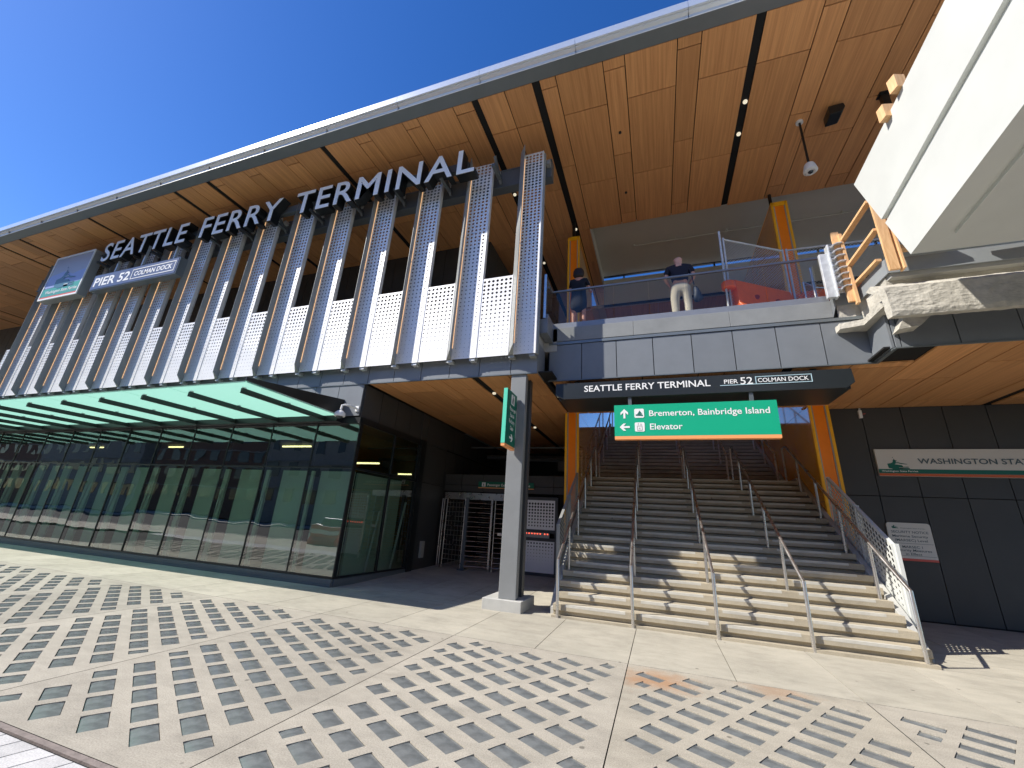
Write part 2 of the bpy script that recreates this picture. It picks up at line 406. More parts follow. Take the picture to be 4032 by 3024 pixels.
def add_bay(ix, label_i):
    x0 = -.465 + BW*ix; x1 = x0 + BW
    ph = {0: (-.226+.0, 4.15), -1: (-.965, 3.755), -2: (-3.96, 2.79)}.get(ix, (-.226 + BW*ix + .17*((ix*7) % 3), 4.15 + .11*((ix*5) % 3)))
    ph = Vector(ph); cen = []
    for a in range(-40, 41):
        for b in range(-30, 31):
            c = ph + u*a + v*b
            ins = lambda p: x0+.09 < p.x < x1-.09 and YA+.08 < p.y < YB-.09
            ok = [t for t in [-hl + 2*hl*q_/12 for q_ in range(13)] if ins(c + vh*t + uh*hs) and ins(c + vh*t - uh*hs)]
            if len(ok) < 6: continue
            t0, t1_ = ok[0], ok[-1]; c2 = c + vh*((t0+t1_)/2); h2 = (t1_-t0)/2
            cs = [c2 + uh*(s1*hs) + vh*(s2*h2) for s1, s2 in ((-1,-1),(1,-1),(1,1),(-1,1))]
            cen.append((c2, cs, h2/hl))
    bm = bmesh.new(); edges = []
    ga = .005
    def loop(pts):
        vv = [bm.verts.new((p[0], p[1], 0)) for p in pts]
        for i in range(len(vv)): edges.append(bm.edges.new((vv[i], vv[(i+1) % len(vv)])))
        return vv
    loop([(x0+ga, YA), (x1-ga, YA), (x1-ga, YB), (x0+ga, YB)])
    holes = []
    for c, cs, k_ in cen: holes.append(loop([(p.x, p.y) for p in cs]))
    bmesh.ops.triangle_fill(bm, use_beauty=True, edges=edges)
    for f in bm.faces:
        if f.normal.z < 0: f.normal_flip()
    for hv in holes:      # sides of the pockets
        low = [bm.verts.new((w.co.x, w.co.y, -.05)) for w in hv]
        for i in range(4): bm.faces.new((hv[i], hv[(i+1) % 4], low[(i+1) % 4], low[i]))
    me = bpy.data.meshes.new('sidewalk'); bm.to_mesh(me); bm.free()
    me.materials.append(M['paving_rust'] if ix == 0 else M['prism'])
    o = bpy.data.objects.new('sidewalk', me); COL.objects.link(o); tag(o, kind='structure')
    return o, cen
lens0 = None
for ix in range(-8, 3):
    o, cen = add_bay(ix, ix)
    for c, cs, k_ in cen:
        if lens0 is None:
            lens0 = build('glass_block', LG, M['lens'], None); l = lens0
        else: l = lens0.copy(); COL.objects.link(l)
        l.parent = o; l.location = (c.x, c.y, 0); l.rotation_euler = (0, 0, math.atan2(vh.y, vh.x) - math.pi/2); l.scale = (1, k_, 1)
mb = MB(); mb.box(-22, 12, 2.205, 2.25, -.1, .003); struct('sidewalk_edge_strip', mb, simple('edge_strip_metal', (.24, .20, .18), .7, .2, .4, .25, 12, .4, 60))
# ribbed pavers next to the kerb strip
mb = MB(); k = 0
x = -24.
while x < 10:
    mb.add([(x+.006, 2.18, -.1), (x+.192, 2.18, -.1), (x+.192-.35*1.1, .9, -.1), (x+.006-.35*1.1, .9, -.1), (x+.006, 2.18, 0), (x+.192, 2.18, 0), (x+.192-.35*1.1, .9, 0), (x+.006-.35*1.1, .9, 0)],
           [(0,3,2,1),(4,5,6,7),(0,1,5,4),(1,2,6,5),(2,3,7,6),(3,0,4,7)])
    x += .198
struct('ribbed_paving', mb, M['ribbed'])
mb = MB(); mb.box(-60, 40, -3, .9, -.1, -.002); struct('promenade', mb, M['paving'])
mb = MB(); mb.box(-120, 120, -18, -3.15, -.12, -.1); struct('road', mb, M['asphalt'])
mb = MB(); mb.box(-120, 120, -3.15, -3, -.12, .02); struct('kerb', mb, M['smooth'])
mb = MB(); mb.box(-120, 120, -24, -18, -.12, .03); struct('far_pavement', mb, M['smooth'])
# ================================================================== TERMINAL BUILDING
M['satin'] = simple('satin_steel', (.27, .28, .30), .42, .45, .5, .05, 4)
T = thing('ferry_terminal', (0, 8.9, 0), 'two-storey grey ferry terminal with wood soffits, vertical silver fins and a glass ground floor', 'building')
def panels(mb, x0s, zs, Y, t=.03, gap=.017, axis='x', flip=1):
    """flat cladding panels: columns between consecutive x0s, rows between consecutive zs, front at Y"""
    for i in range(len(x0s)-1):
        for j in range(len(zs)-1):
            a0, a1 = x0s[i]+gap/2, x0s[i+1]-gap/2; z0, z1 = zs[j]+gap/2, zs[j+1]-gap/2
            if axis == 'x': mb.box(a0, a1, Y, Y+t*flip, z0, z1)
            else: mb.box(Y, Y+t*flip, a0, a1, z0, z1)
def seq(a, b, s, start=None):
    o = [a]; x = a + (start if start else s)
    while x < b - .05: o.append(x); x += s
    return o + [b]
# ---- roof
XL, XR = -62., 13.
roof = MB()
roof.box(XL, XR, 6.75, 12.41, 12.06, 12.36); roof.box(XL, -1.83, 12.41, 24, 12.06, 12.36)
roof.box(-1.83, XR, 12.41, 16.6, 12.56, 12.66)
rf = build('roof', roof, M['blackmatt'], T)
fa = MB()
fa.prism([(6.41, 11.99), (6.735, 11.985), (6.75, 12.06), (6.45, 12.10)], 'x', XL, XR)    # soffit trim
build('soffit_trim', fa, M['fascia'], rf)
fa = MB(); x = XL
bright = simple('roof_edge_metal', (.74, .76, .77), .24, .5, .5, .03, 1.2)
while x < XR:
    x2 = min(x + 2.43, XR)
    fa.prism([(6.405, 12.0), (6.43, 12.105), (6.36, 12.155), (6.36, 12.20), (6.42, 12.20), (6.42, 12.0)], 'x', x+.004, x2-.004)
    fa.prism([(6.315, 12.205), (6.30, 12.385), (6.36, 12.42), (6.75, 12.42), (6.75, 12.205)], 'x', x+.004, x2-.004)
    x = x2
build('fascia', fa, bright, rf)
# ---- upper soffit (laminated boards in a W/N pattern with black slots)
PER = 11.62
def soffit_segments(xa, xb):
    segs = []; slots = []
    for p in range(-6, 3):
        o = p*PER
        for c in (2.615, -2.33, -3.98): slots.append(c + o)
        A = [-2.23, -1.82, -.68, -.18, .97, 1.47, 2.53]; kA = 'NWNWNW'
        B = [2.70, 3.775, 4.255, 5.415, 5.90, 7.0, 7.555]; kB = 'WNWNWN'
        Cc = [-3.895, -3.15, -2.415]; kC = 'WW'
        for L_, K in ((A, kA), (B, kB), (Cc, kC)):
            for i in range(len(K)): segs.append((L_[i]+o, L_[i+1]+o, K[i]))
    segs = [s_ for s_ in segs if s_[0] > xa and s_[1] < xb]
    return segs, [s_ for s_ in slots if xa < s_ < xb]
YW = [6.745, 7.82, 10.28, 12.43]; YN = [6.745, 7.0, 9.46, 11.92, 12.43]
def board_rows(mb, segs, z, t, YWx, YNx, cut):
    for a, b, k in segs:
        ys = YWx if k == 'W' else YNx
        for i in range(len(ys)-1):
            y0, y1 = ys[i], ys[i+1]
            r = cut(a, b, y0, y1)
            if r is None: continue
            y0, y1 = r; mb.box(a+.011, b-.011, y0+.011, y1-.011, z, z+t)
segs, slots = soffit_segments(XL, XR)
mb = MB()
board_rows(mb, segs, 12.0, .03, YW + [], YN, lambda a, b, y0, y1: (y0, y1))
YW2 = [12.43, 12.74, 15.2, 17.66, 20.12, 22.5]; YN2 = [12.43, 14.38, 16.84, 19.3, 21.76, 22.5]
board_rows(mb, [s_ for s_ in segs if s_[1] < -1.7], 12.0, .03, YW2, YN2, lambda a, b, y0, y1: (y0, y1))
us = build('upper_soffit', mb, M['wood'], T)
for c in slots:
    mb = MB(); mb.box(c-.085, c+.085, 6.745, 12.43 if c > -1.8 else 22, 12.03, 12.05)
    build('soffit_slot', mb, M['blackmatt'], us)
for (x_, y_) in ((2.63, 9.68), (2.63, 8.74), (-2.33, 12.3), (-3.98, 10.1), (-3.98, 12.2), (-3.98, 14.0)):
    mb = MB(); mb.lathe((x_, y_, 11.985), [(.0, 0), (.05, 0), (.055, .03), (.045, .05)], 12)
    build('downlight', mb, M['downlight'], us)
for (x_, y_) in ((-.44, 8.72), (-.44, 10.96), (-9.4, 10.5)):
    mb = MB(); mb.lathe((x_, y_, 11.96), [(.015, -.02), (.035, 0), (.035, .04)], 10)
    build('sprinkler', mb, M['black'], us)
# ---- recessed warm-grey ceiling with the clerestory strip
mb = MB()
mb.box(-1.80, XR, 12.43, 16.35, 12.5, 12.56); mb.box(-1.83, -1.79, 12.43, 16.4, 12.0, 12.56); mb.box(-1.79, XR, 12.40, 12.43, 12.02, 12.56)
mb.box(-1.8, XR, 16.4, 16.6, 11.0, 12.33)
gc = build('grey_ceiling', mb, M['greycl'], T)
mb = MB(); mb.box(-1.8, XR, 16.36, 16.45, 12.475, 12.53); mb.box(-1.8, XR, 16.36, 16.4, 10.94, 11.04)
for x_ in (-.9, .95, 2.8, 4.65, 6.5, 8.35): mb.box(x_-.03, x_+.03, 16.42, 16.5, 12.33, 12.5)
build('clerestory_frame', mb, M['black'], gc)
mb = MB(); mb.tube([(-.35, 14.35, 12.42), (12, 14.35, 12.42)], .02, 8); mb.tube([(-.35, 14.35, 12.42), (-.35, 14.35, 12.5)], .02, 8)
for x_ in (1.2, 3.0, 4.8, 6.6): mb.box(x_-.02, x_+.02, 14.31, 14.39, 12.40, 12.5)
build('conduit', mb, M['greycl'], gc)
mb = MB()
for i in range(12):
    for j in range(3): mb.box(-1.8+i*1.14+.006, -1.8+(i+1)*1.14-.006, 16.6+j*1.2+.006, 16.6+(j+1)*1.2-.006, 11.0, 11.03)
build('back_soffit', mb, M['wood'], T)
mb = MB(); mb.box(-2.2, 13, 16.6, 20.4, 11.04, 11.2); mb.box(-30, 40, 20.4, 33, 11.0, 11.3)  # second box: unseen roof beyond, added to cut sky reflected in the handrails
build('soffit_core_and_sky_block', mb, M['greycl'], T)
# ---- upper dark box behind the fins
mb = MB(); panels(mb, seq(-50, -5.65, .80), [6.2, 9.1, 12.0], 12.13, .03)
panels(mb, seq(12.13, 21.8, .8), [6.2, 9.1, 12.0], -5.65, .03, axis='y', flip=-1)
build('upper_wall', mb, M['clad_dark'], T)
mb = MB(); mb.box(-50, -5.70, 12.17, 22, 6.2, 11.99); build('upper_wall_core', mb, M['joint'], T)
# ---- floor slab between the storeys, with the stair opening
mb = MB()
mb.box(-60, -2.44, 8.36, 22, 5.6, 6.2); mb.box(-2.44, -2.12, 8.87, 22, 5.6, 6.2); mb.box(-2.12, 3.72, 8.95, 11.87, 5.6, 6.2); mb.box(3.72, 4.1, 8.95, 22, 5.6, 6.2); mb.box(4.1, 13, 8.3, 22, 5.6, 6.2); mb.box(-2.12, 3.72, 19.45, 22, 5.6, 6.2)
build('floor_slab', mb, M['smooth'], T)
# ---- lower soffit
segs2 = []
Lx = [2.70, 3.67, 4.61, 5.26, 5.73, 6.92, 7.27]; Ky = 'WWNNWN'
A = [-2.23, -1.82, -.68, -.18, .97, 1.47, 2.53]
low = [(Lx[i], Lx[i+1], Ky[i]) for i in range(6)] + [(A[i], A[i+1], 'NWNWNW'[i]) for i in range(6)] + [(-3.895, -3.15, 'W'), (-3.15, -2.415, 'N'), (-4.9, -4.065, 'W'), (-5.4, -4.9, 'N'), (-6.5, -5.4, 'W'), (-7.0, -6.5, 'N')]
low += [(7.44, 8.6, 'W'), (8.6, 9.1, 'N'), (9.1, 10.2, 'W'), (10.2, 11.4, 'W')]
WY = [8.2, 9.14, 11.6, 14.06, 16.5, 19]; NY = [8.2, 9.96, 12.42, 14.9, 17.3, 19]
def cutf(a, b, y0, y1):
    ymin = 8.2 if a > 3.9 or b < -2.35 else 8.9
    if b < -2.35: ymin = 8.3
    ymax = 19 if b < -2.3 else (11.86 if b < 3.7 else 12.16)
    y0 = max(y0, ymin); y1 = min(y1, ymax)
    return None if y1 - y0 < .05 else (y0, y1)
mb = MB(); board_rows(mb, low, 4.83, .03, WY, NY, cutf)
ls = build('lower_soffit', mb, M['wood'], T)
mb = MB(); mb.box(-7.05, -2.1, 8.36, 19.1, 4.87, 4.9); mb.box(-2.32, 3.9, 8.95, 11.87, 4.87, 4.9); mb.box(3.9, 12, 8.26, 12.3, 4.87, 4.9)
build('soffit_backing', mb, M['blackmatt'], ls)
for (x_, y_) in ((-2.33, 10.1), (-3.98, 9.6), (-3.98, 11.2), (-3.98, 13.6), (-2.33, 13.0)):
    mb = MB(); mb.lathe((x_, y_, 4.825), [(.0, 0), (.045, 0), (.05, .03), (.04, .05)], 12)
    build('downlight', mb, M['downlight'], ls)
# ---- bands of dark cladding
mb = MB(); panels(mb, seq(-60.1, -2.42, .795, .6), [4.84, 5.62], 8.25, .04)
panels(mb, seq(8.25, 8.9, .62), [4.84, 5.62], -2.42, .04, axis='y', flip=-1)
for i in range(11): pass
lb = build('cladding_band', mb, M['clad'], T)
mb = MB(); panels(mb, [-60.1] + [-7.12 - .795*i for i in range(66, -1, -1)], [3.97, 4.83], 8.255, .04); build('cladding_band', mb, M['clad'], T)
mb = MB(); mb.box(-60, -2.45, 8.295, 8.36, 4.85, 5.62); mb.box(-60, -7.13, 8.30, 8.36, 3.97, 4.85); build('cladding_backing', mb, M['joint'], T)
# ---- balcony
BX = [-2.31, -1.52, -.72, .08, .885, 1.69, 2.485, 3.27, 4.03]
mb = MB(); panels(mb, BX, [4.845, 5.76], 8.88, .04); panels(mb, [8.2, 8.87], [4.845, 5.76], 4.03, .04, axis='y', flip=-1)
panels(mb, [4.04, 4.12, 4.91, 5.72, 6.52, 7.32, 8.12, 8.92, 9.8, 10.6], [4.845, 5.62], 8.19, .04)
bal = build('balcony_cladding', mb, M['clad'], T)
mb = MB(); mb.box(-2.35, 4.0, 8.925, 8.96, 4.85, 6.1); mb.box(4.075, 10.6, 8.235, 8.28, 4.85, 5.62); build('cladding_backing', mb, M['joint'], T)
mb = MB(); mb.box(-2.32, 4.02, 8.855, 8.90, 4.825, 4.842); mb.box(4.02, 10.6, 8.165, 8.2, 4.825, 4.842); mb.box(4.0, 4.06, 8.2, 8.9, 4.822, 4.843)
mb.box(-2.32, 4.02, 8.86, 8.92, 5.765, 5.83); mb.box(-60, -2.42, 8.23, 8.31, 5.625, 5.68); mb.box(-60, -2.42, 8.235, 8.29, 4.823, 4.838)
build('metal_trim', mb, M['fascia'], T)
mb = MB(); mb.box(-2.31, -.32, 8.87, 9.1, 5.85, 6.215); mb.box(-.316, 1.68, 8.87, 9.1, 5.85, 6.215); mb.box(1.684, 3.52, 8.87, 9.1, 5.85, 6.215)
build('balcony_edge', mb, M['curbcon'], T, bevel=.006)
mb = MB(); mb.box(-2.418, -2.222, 8.30, 8.865, 5.84, 6.21); build('cladding_return', mb, M['clad'], T)
# ---- dark side and back walls of the ground floor
mb = MB(); panels(mb, [11.2, 11.55, 13.0], [.05, 2.66, 3.9, 4.83], -7.05, .04, axis='y', flip=-1); panels(mb, seq(8.3, 19, .75), [3.95, 4.83], -7.09, .04, axis='y', flip=-1)
panels(mb, seq(13.0, 19, .75), [.05, 2.66, 3.9], -7.05, .04, axis='y', flip=-1)
build('side_wall', mb, M['clad_dark'], T)
mb = MB(); mb.box(-7.3, -7.13, 8.4, 19, 3.95, 4.83); mb.box(-7.3, -7.10, 11.4, 19, 0, 3.95); build('wall_core', mb, M['joint'], T)
mb = MB(); panels(mb, [4.13] + [4.932 + .792*i for i in range(8)], [.13, 2.69, 4.83], 12.12, .04)
build('back_wall_cladding', mb, M['clad_dark'], T)
mb = MB(); mb.box(4.1, 12, 12.165, 12.4, 0, 4.85); mb.box(4.14, 12, 12.13, 12.2, 0, .125); build('wall_core', mb, M['joint'], T)
mb = MB(); panels(mb, [-7.0, -6.35, -5.55, -4.75, -3.95, -3.1, -2.5], [2.52, 2.74, 3.1], 13.0, .04); build('header_cladding', mb, M['clad_dark'], T)
mb = MB(); mb.box(-7, -2.5, 13.045, 13.2, 2.5, 3.1); mb.box(-3.0, -2.5, 13.05, 13.2, 0, 2.5); build('wall_core', mb, M['joint'], T)
mb = MB(); mb.box(-6.9, -4.2, 12.96, 13.0, 2.26, 2.48); build('steel_header', mb, M['stainless'], T)
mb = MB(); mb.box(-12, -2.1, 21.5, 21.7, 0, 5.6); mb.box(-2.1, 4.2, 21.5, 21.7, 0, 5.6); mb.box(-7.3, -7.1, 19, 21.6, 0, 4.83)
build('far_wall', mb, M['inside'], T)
mb = MB(); mb.tube([(-5.5, 15.5, 4.0), (-2.6, 15.2, 3.9)], .05, 8); mb.tube([(-6.8, 16.2, 4.2), (-2.6, 16.4, 4.2)], .09, 8); mb.tube([(-6.8, 14.5, 4.3), (-2.6, 14.3, 4.25)], .03, 8); mb.box(-3.4, -3.1, 14.8, 15.0, 3.5, 3.8)
build('pipe', mb, M['steelgrey'], T)
mb = MB(); mb.prism([(-7.05 - .0, .42), (-6.99, .42), (-6.99, .9), (-7.05, .9)], 'y', 11.9, 12.1); build('wall_outlet', mb, M['greytrim'], T)
# ---- glass ground floor
CW = [-7.05, -8.42] + [-8.42 - 1.548*i for i in range(1, 33)]
cwf = MB()
for i, x_ in enumerate(CW): cwf.box(x_-.014, x_+.014, 8.285, 8.40, .2, 3.8)
cwf.box(CW[-1], -7.05, 8.288, 8.40, 2.64, 2.675); cwf.box(CW[-1], -7.05, 8.26, 8.4, 3.78, 3.94); cwf.box(CW[-1], -7.05, 8.275, 8.4, .165, .205)
for y_ in (9.86, 11.18): cwf.box(-7.10, -7.03, y_-.025, y_+.025, .2, 3.8)
cwf.box(-7.10, -7.03, 8.30, 11.2, 2.63, 2.685); cwf.box(-7.11, -7.03, 8.30, 11.2, 3.78, 3.94); cwf.box(-7.10, -7.03, 8.30, 11.2, .165, .205)
cwf.box(-7.12, -6.99, 11.21, 11.5, .05, 3.95)
cw = build('curtain_wall', cwf, M['black'], T)
mb = MB(); mb.box(CW[-1], -7.035, 8.24, 8.42, -.02, .16); mb.box(CW[-1], -7.03, 8.215, 8.24, .0, .035); mb.box(-7.11, -7.01, 8.3, 11.2, 0, .16)
build('base_sill', mb, M['steelgrey'], cw)
for i in range(len(CW)-1):
    if CW[i] < -34: break
    for z0, z1, nm in ((.205, 2.64, 'window_pane'), (2.675, 3.78, 'window_pane')):
        j1, j2 = random.uniform(-.005, .005), random.uniform(-.005, .005); mb = MB(); mb.add([(CW[i+1]+.014, 8.302+j1+j2, z0), (CW[i]-.014, 8.302+j2, z0), (CW[i]-.014, 8.302-j2, z1), (CW[i+1]+.014, 8.302+j1-j2, z1)], [(0, 1, 2, 3)])
        build(nm, mb, M['cwglass'], cw)
for y0, y1 in ((8.30, 9.84), (9.885, 11.16)):
    for z0, z1 in ((.205, 2.63), (2.685, 3.78)):
        mb = MB(); mb.add([(-7.065, y0, z0), (-7.065, y1, z0), (-7.065, y1, z1), (-7.065, y0, z1)], [(0, 1, 2, 3)]); build('window_pane', mb, M['cwglass'], cw)
# interior behind the glass
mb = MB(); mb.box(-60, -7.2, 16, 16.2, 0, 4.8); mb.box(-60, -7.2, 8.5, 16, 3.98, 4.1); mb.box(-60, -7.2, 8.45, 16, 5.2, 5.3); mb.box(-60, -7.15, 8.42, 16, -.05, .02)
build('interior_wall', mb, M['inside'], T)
mb = MB()
for i in range(26):
    a = -8.42 - 1.548*i; mb.box(a + .36 - 1.548 + .0, a - .12, 8.62, 8.68, .05, 2.6)
mb.box(-8.3, -7.25, 8.62, 8.68, .05, 2.6)
mb.box(-7.4, -7.34, 8.9, 10.9, .05, 2.6)
build('interior_board', mb, M['board'], T)
mb = MB()
for y_, x0, x1, z_ in ((12., -13.7, -12.3, 3.88), (12., -20.3, -19.4, 3.88), (12., -26, -25, 3.88), (12.2, -10.3, -9.26, 3.3), (15.4, -10.6, -9.95, 3.3)): mb.box(x0, x1, y_-.03, y_+.03, z_, z_+.05)
build('linear_light', mb, M['lamp'], T)
mb = MB()
for i in range(14):
    xb = -8.42 - 1.548*i - .15; mb.beam((xb-.15, 8.52, .2), (xb+.12, 8.5, 2.05), .05, .03)
mb.beam((-7.2, 9.6, .2), (-7.2, 9.85, 1.7), .05, .03); mb.beam((-7.2, 10.7, .2), (-7.2, 11.05, 2.0), .05, .03)
build('leaning_strip', mb, M['whitep'], T)
# ---- glass canopy
cz = 3.96
gb = MB(); cx = [-8.0] + [-9.98 - 1.59*i for i in range(0, 26)]
canopy = MB(); canopy.box(cx[-1], -7.62, 8.06, 8.26, 3.80, 3.95)
for i in range(27): canopy.box(-8.048-1.59*i, -7.982-1.59*i, 5.72, 8.06, 3.82, 3.925)
canopy.prism([(5.50, 4.0), (8.26, 4.0), (8.26, 4.42), (5.50, 4.06)], 'x', -7.70, -7.66)
cn = build('canopy_frame', canopy, M['black'], T)
mb = MB()
for i in range(27):
    for y_ in (5.76, 6.9): mb.box(-8.045-1.59*i, -7.985-1.59*i, y_-.03, y_+.03, 3.93, 3.952)
build('glass_clamp', mb, M['galv'], cn)
edges_ = [-7.648] + [-9.98 - 1.59*i for i in range(0, 26)]
for i in range(len(edges_)-1):
    if edges_[i] < -36: break
    mb = MB(); mb.box(edges_[i+1]+.012, edges_[i]-.012, 5.49, 8.22, cz, cz+.022); gp = build('glass_panel', mb, M['frost'], cn)
    gp.data.materials.append(M['glass'])
    for pl in gp.data.polygons: pl.material_index = 1 if pl.normal.z > .9 else 0
# ---- vertical fins with perforated panels
def rt(z): # hole radius from height above the bottom of the tall panel
    t = min(1, max(0, (z - .15) / 4.2)); return .0075 + .0285 * t
F = bpy.data.objects.new('facade_fin', None); COL.objects.link(F); F.parent = T
# fins are parts of the terminal: one mesh per fin plate, its perforated sheets and light strip below it
X0 = -3.08; YF = 8.083; ZB = 5.25; ZT = 11.24
fin = MB(); tipx, tipy = X0+.19, YF-.24; RRX = X0+.12
fin.prism([(X0, YF), (tipx-.008, tipy), (tipx, tipy), (RRX, YF)], 'z', ZB+.14, 11.36)
fin.add([(X0, YF, ZB), (RRX, YF, ZB), (X0, YF, ZB+.14), (tipx-.008, tipy, ZB+.141), (tipx, tipy, ZB+.141), (RRX, YF, ZB+.14)],
        [(0, 1, 5, 2), (0, 2, 3), (0, 3, 4), (0, 4, 1), (1, 4, 5), (2, 5, 4, 3)])
fo = build('facade_fin', fin, M['fin_grey'], T)
bpy.data.objects.remove(F)
tp = MB(); tp.keepn = True
def tall(wd):
    tp = MB(); tp.keepn = True
    tp.perf((X0+.125, YF, ZB), (1,0,0), (0,0,1), wd, ZT-ZB, .115 if wd > .6 else .1, lambda y, j: rt(y), .0)
    tp.box(X0+.125+wd-.005, X0+.125+wd+.015, YF-.012, YF+.09, ZB, ZT); tp.box(X0+.12, X0+.135, YF+.001, YF+.05, ZB, ZT)
    return tp
tall0 = build('tall_perforated_panel', tall(.52), M['fin'], fo); tall1 = build('tall_perforated_panel', tall(.64), M['fin'], fo)
fr = MB(); fr.box(X0+.735, X0+.775, YF+.04, YF+.12, ZB-.02, ZT-.05); fr.box(X0+.68, X0+.73, YF+.10, YF+.16, ZB+.05, ZT-.1)
fr.box(X0+.60, X0+.74, YF+.02, YF+.2, ZB-.06, ZB-.0); fr.box(X0+.0, X0+.14, YF+.02, YF+.2, ZB-.06, ZB)
fr.box(X0+.79, X0+.90, YF+.14, YF+.28, 11.0, 11.12)
mr1 = build('mounting_rail', fr, M['galv'], fo)
fr = MB(); fr.box(X0+.60, X0+.70, YF+.04, YF+.12, ZB+.0, ZT-.05); fr.box(X0+.50, X0+.64, YF+.02, YF+.2, ZB-.06, ZB-.0); fr.box(X0+.0, X0+.14, YF+.02, YF+.2, ZB-.06, ZB); fr.box(X0+.69, X0+.80, YF+.14, YF+.28, 10.9, 11.05)
mr0 = build('mounting_rail', fr, M['fin_grey'], fo)
sp = MB(); sp.box(X0+.126, X0+.132, YF-.014, YF-.006, 5.54, 8.30); sp.box(X0+.126, X0+.132, YF-.014, YF-.006, 8.335, 11.1)
build('light_strip', sp, M['led'], fo)
bkt = MB(); bkt.box(X0+.90, X0+1.0, 7.7, 8.30, 10.70, 10.78); bkt.beam((X0+.95, 7.75, 11.1), (X0+.95, 8.33, 10.66), .07, .07)
BKT = build('sign_bracket', bkt, M['steelgrey'], fo)
lp = MB(); lp.keepn = True
lp.perf((X0-.822, YF, ZB), (1,0,0), (0,0,1), .835, 2.15, .115, lambda y, j: .0075 + .030*max(0, min(1, (y-.1)/1.9)), .0)
lp.box(X0-.825, X0-.813, YF-.006, YF+.06, ZB, 7.4); lp.box(X0+.0, X0+.012, YF-.03, YF+.05, ZB, 7.4)
lo_ = build('low_perforated_panel', lp, M['fin'], fo)
BKT.hide_render = False
pool_fo = [c for c in COL.objects if c.parent is fo and c not in (tall0, mr0)]
for k in range(1, 15):
    c = fo.copy(); COL.objects.link(c); c.parent = T; c.location = fo.location + Vector((-1.59*k, 0, 0))
    for ch in pool_fo:
        d = ch.copy(); COL.objects.link(d); d.parent = c
# the first fin carries no letters above it: drop its sign bracket
bpy.data.objects.remove(BKT); bpy.data.objects.remove(tall1); bpy.data.objects.remove(mr1)
mb = MB(); mb.box(-27, -2.26, 8.36, 8.58, 10.58, 11.16); mb.box(-27, -2.26, 8.34, 8.60, 11.14, 11.18); mb.box(-27, -2.26, 8.34, 8.60, 10.56, 10.60)
build('support_beam', mb, M['steelgrey'], T)
mb = MB(); mb.box(-23.5, -4.58, 7.86, 8.0, 11.02, 11.28); build('sign_support_beam', mb, M['steelgrey'], T)
for y0, z0 in (): pass
# ---- stair enclosure walls (orange ends, gold sides)
def pylon(x0, x1, label):
    t = thing('stair_enclosure', ((x0+x1)/2, 11.75, .1), label, 'wall', 'orange and gold stair enclosure walls')
    mb = MB()
    ys = [11.81, 13.2, 14.6, 16.0, 17.4, 18.8, 19.5]; zs = [.1, 2.5, 4.83, 6.2, 8.6, 11.2]
    for X, s_ in ((x0, 1), (x1, -1)):
        for i in range(len(ys)-1):
            for j in range(len(zs)-1):
                mb.box(X, X+.03*s_, ys[i]+.004, ys[i+1]-.004, zs[j]+.004, zs[j+1]-.004)
    build('side_panel', mb, M['gold'], t)
    mb = MB(); mb.box(x0+.04, x1-.04, 11.85, 19.45, .0, 11.18); build('core', mb, M['joint'], t)
    mb = MB(); a, b = x0, x1
    mb.box(a, a+.062, 11.75, 11.80, .1, 11.24); mb.box(b-.062, b, 11.75, 11.80, .1, 11.24)
    mb.box(a, b, 11.75, 19.5, 11.21, 11.245); mb.box(a+.075, b-.075, 11.75, 11.80, 11.10, 11.205)
    build('gold_frame', mb, M['goldframe'], t)
    mb = MB(); mb.box(a+.065, a+.09, 11.76, 11.80, .1, 11.10); mb.box(b-.09, b-.065, 11.76, 11.80, .1, 11.10)
    build('grey_trim', mb, M['greytrim'], t)
    mb = MB()
    for z0, z1 in ((.1, 2.5), (2.508, 4.83), (4.84, 6.2), (6.21, 11.095)): mb.box(a+.094, b-.094, 11.775, 11.81, z0, z1)
    build('orange_panel', mb, M['orange'], t)
    return t
pyL = pylon(-2.50, -2.09, 'narrow orange-ended gold wall on the left of the stairs, rising through both storeys')
pyR = pylon(3.72, 4.15, 'orange-ended gold wall on the right of the stairs, next to the charcoal wall')
mb = MB(); mb.tube([(3.90, 12.3, 11.2), (3.90, 12.3, 12.5)], .05, 10); build('black_post', mb, M['black'], pyR)
mb = MB(); mb.tube([(-2.33, 11.95, 11.2), (-2.33, 11.95, 12.0)], .06, 10); build('black_post', mb, M['black'], pyL)
# ================================================================== STAIRS
ST = thing('staircase', (.8, 8.36, 0), 'wide concrete staircase of two flights climbing between the orange walls', 'staircase')
r1, t1, Y1, Z1 = .17, .278, 8.36, .217
def nose(n): return (Y1 + (n-1)*t1, Z1 + (n-1)*r1)
def flight(mb, n0, Y1, Z1, r, t, n, x0, x1, last):
    for i in range(n):
        y, z = Y1 + i*t, Z1 + i*r
        yb = (Y1 + (i+1)*t + .035) if i < n-1 else last
        # tread block whose riser slopes back under the nosing
        mb.prism([(y, z), (y, z-.10), (y+.05, z-.125), (y+.055, z-r), (yb+.05, z-r), (yb+.05, z)], 'x', x0, x1)
mb = MB(); flight(mb, 1, 8.36, .217, r1, t1, 18, -1.96, 3.60, 14.6)
fl1 = build('lower_flight', mb, M['stair'], ST)
mb = MB(); flight(mb, 1, 14.65, 3.107+.172, .172, .28, 18, -1.96, 3.60, 20.5)
build('upper_flight', mb, M['stair'], ST)
mb = MB(); mb.add([(-1.98, 8.31, -.05), (3.62, 8.27, -.05), (3.62, 8.6, -.05), (-1.98, 8.6, -.05), (-1.98, 8.31, .035), (3.62, 8.27, .05), (3.62, 8.6, .05), (-1.98, 8.6, .035)],
    [(0,3,2,1),(4,5,6,7),(0,1,5,4),(1,2,6,5),(2,3,7,6),(3,0,4,7)])
build('bottom_kerb', mb, M['stair'], ST)
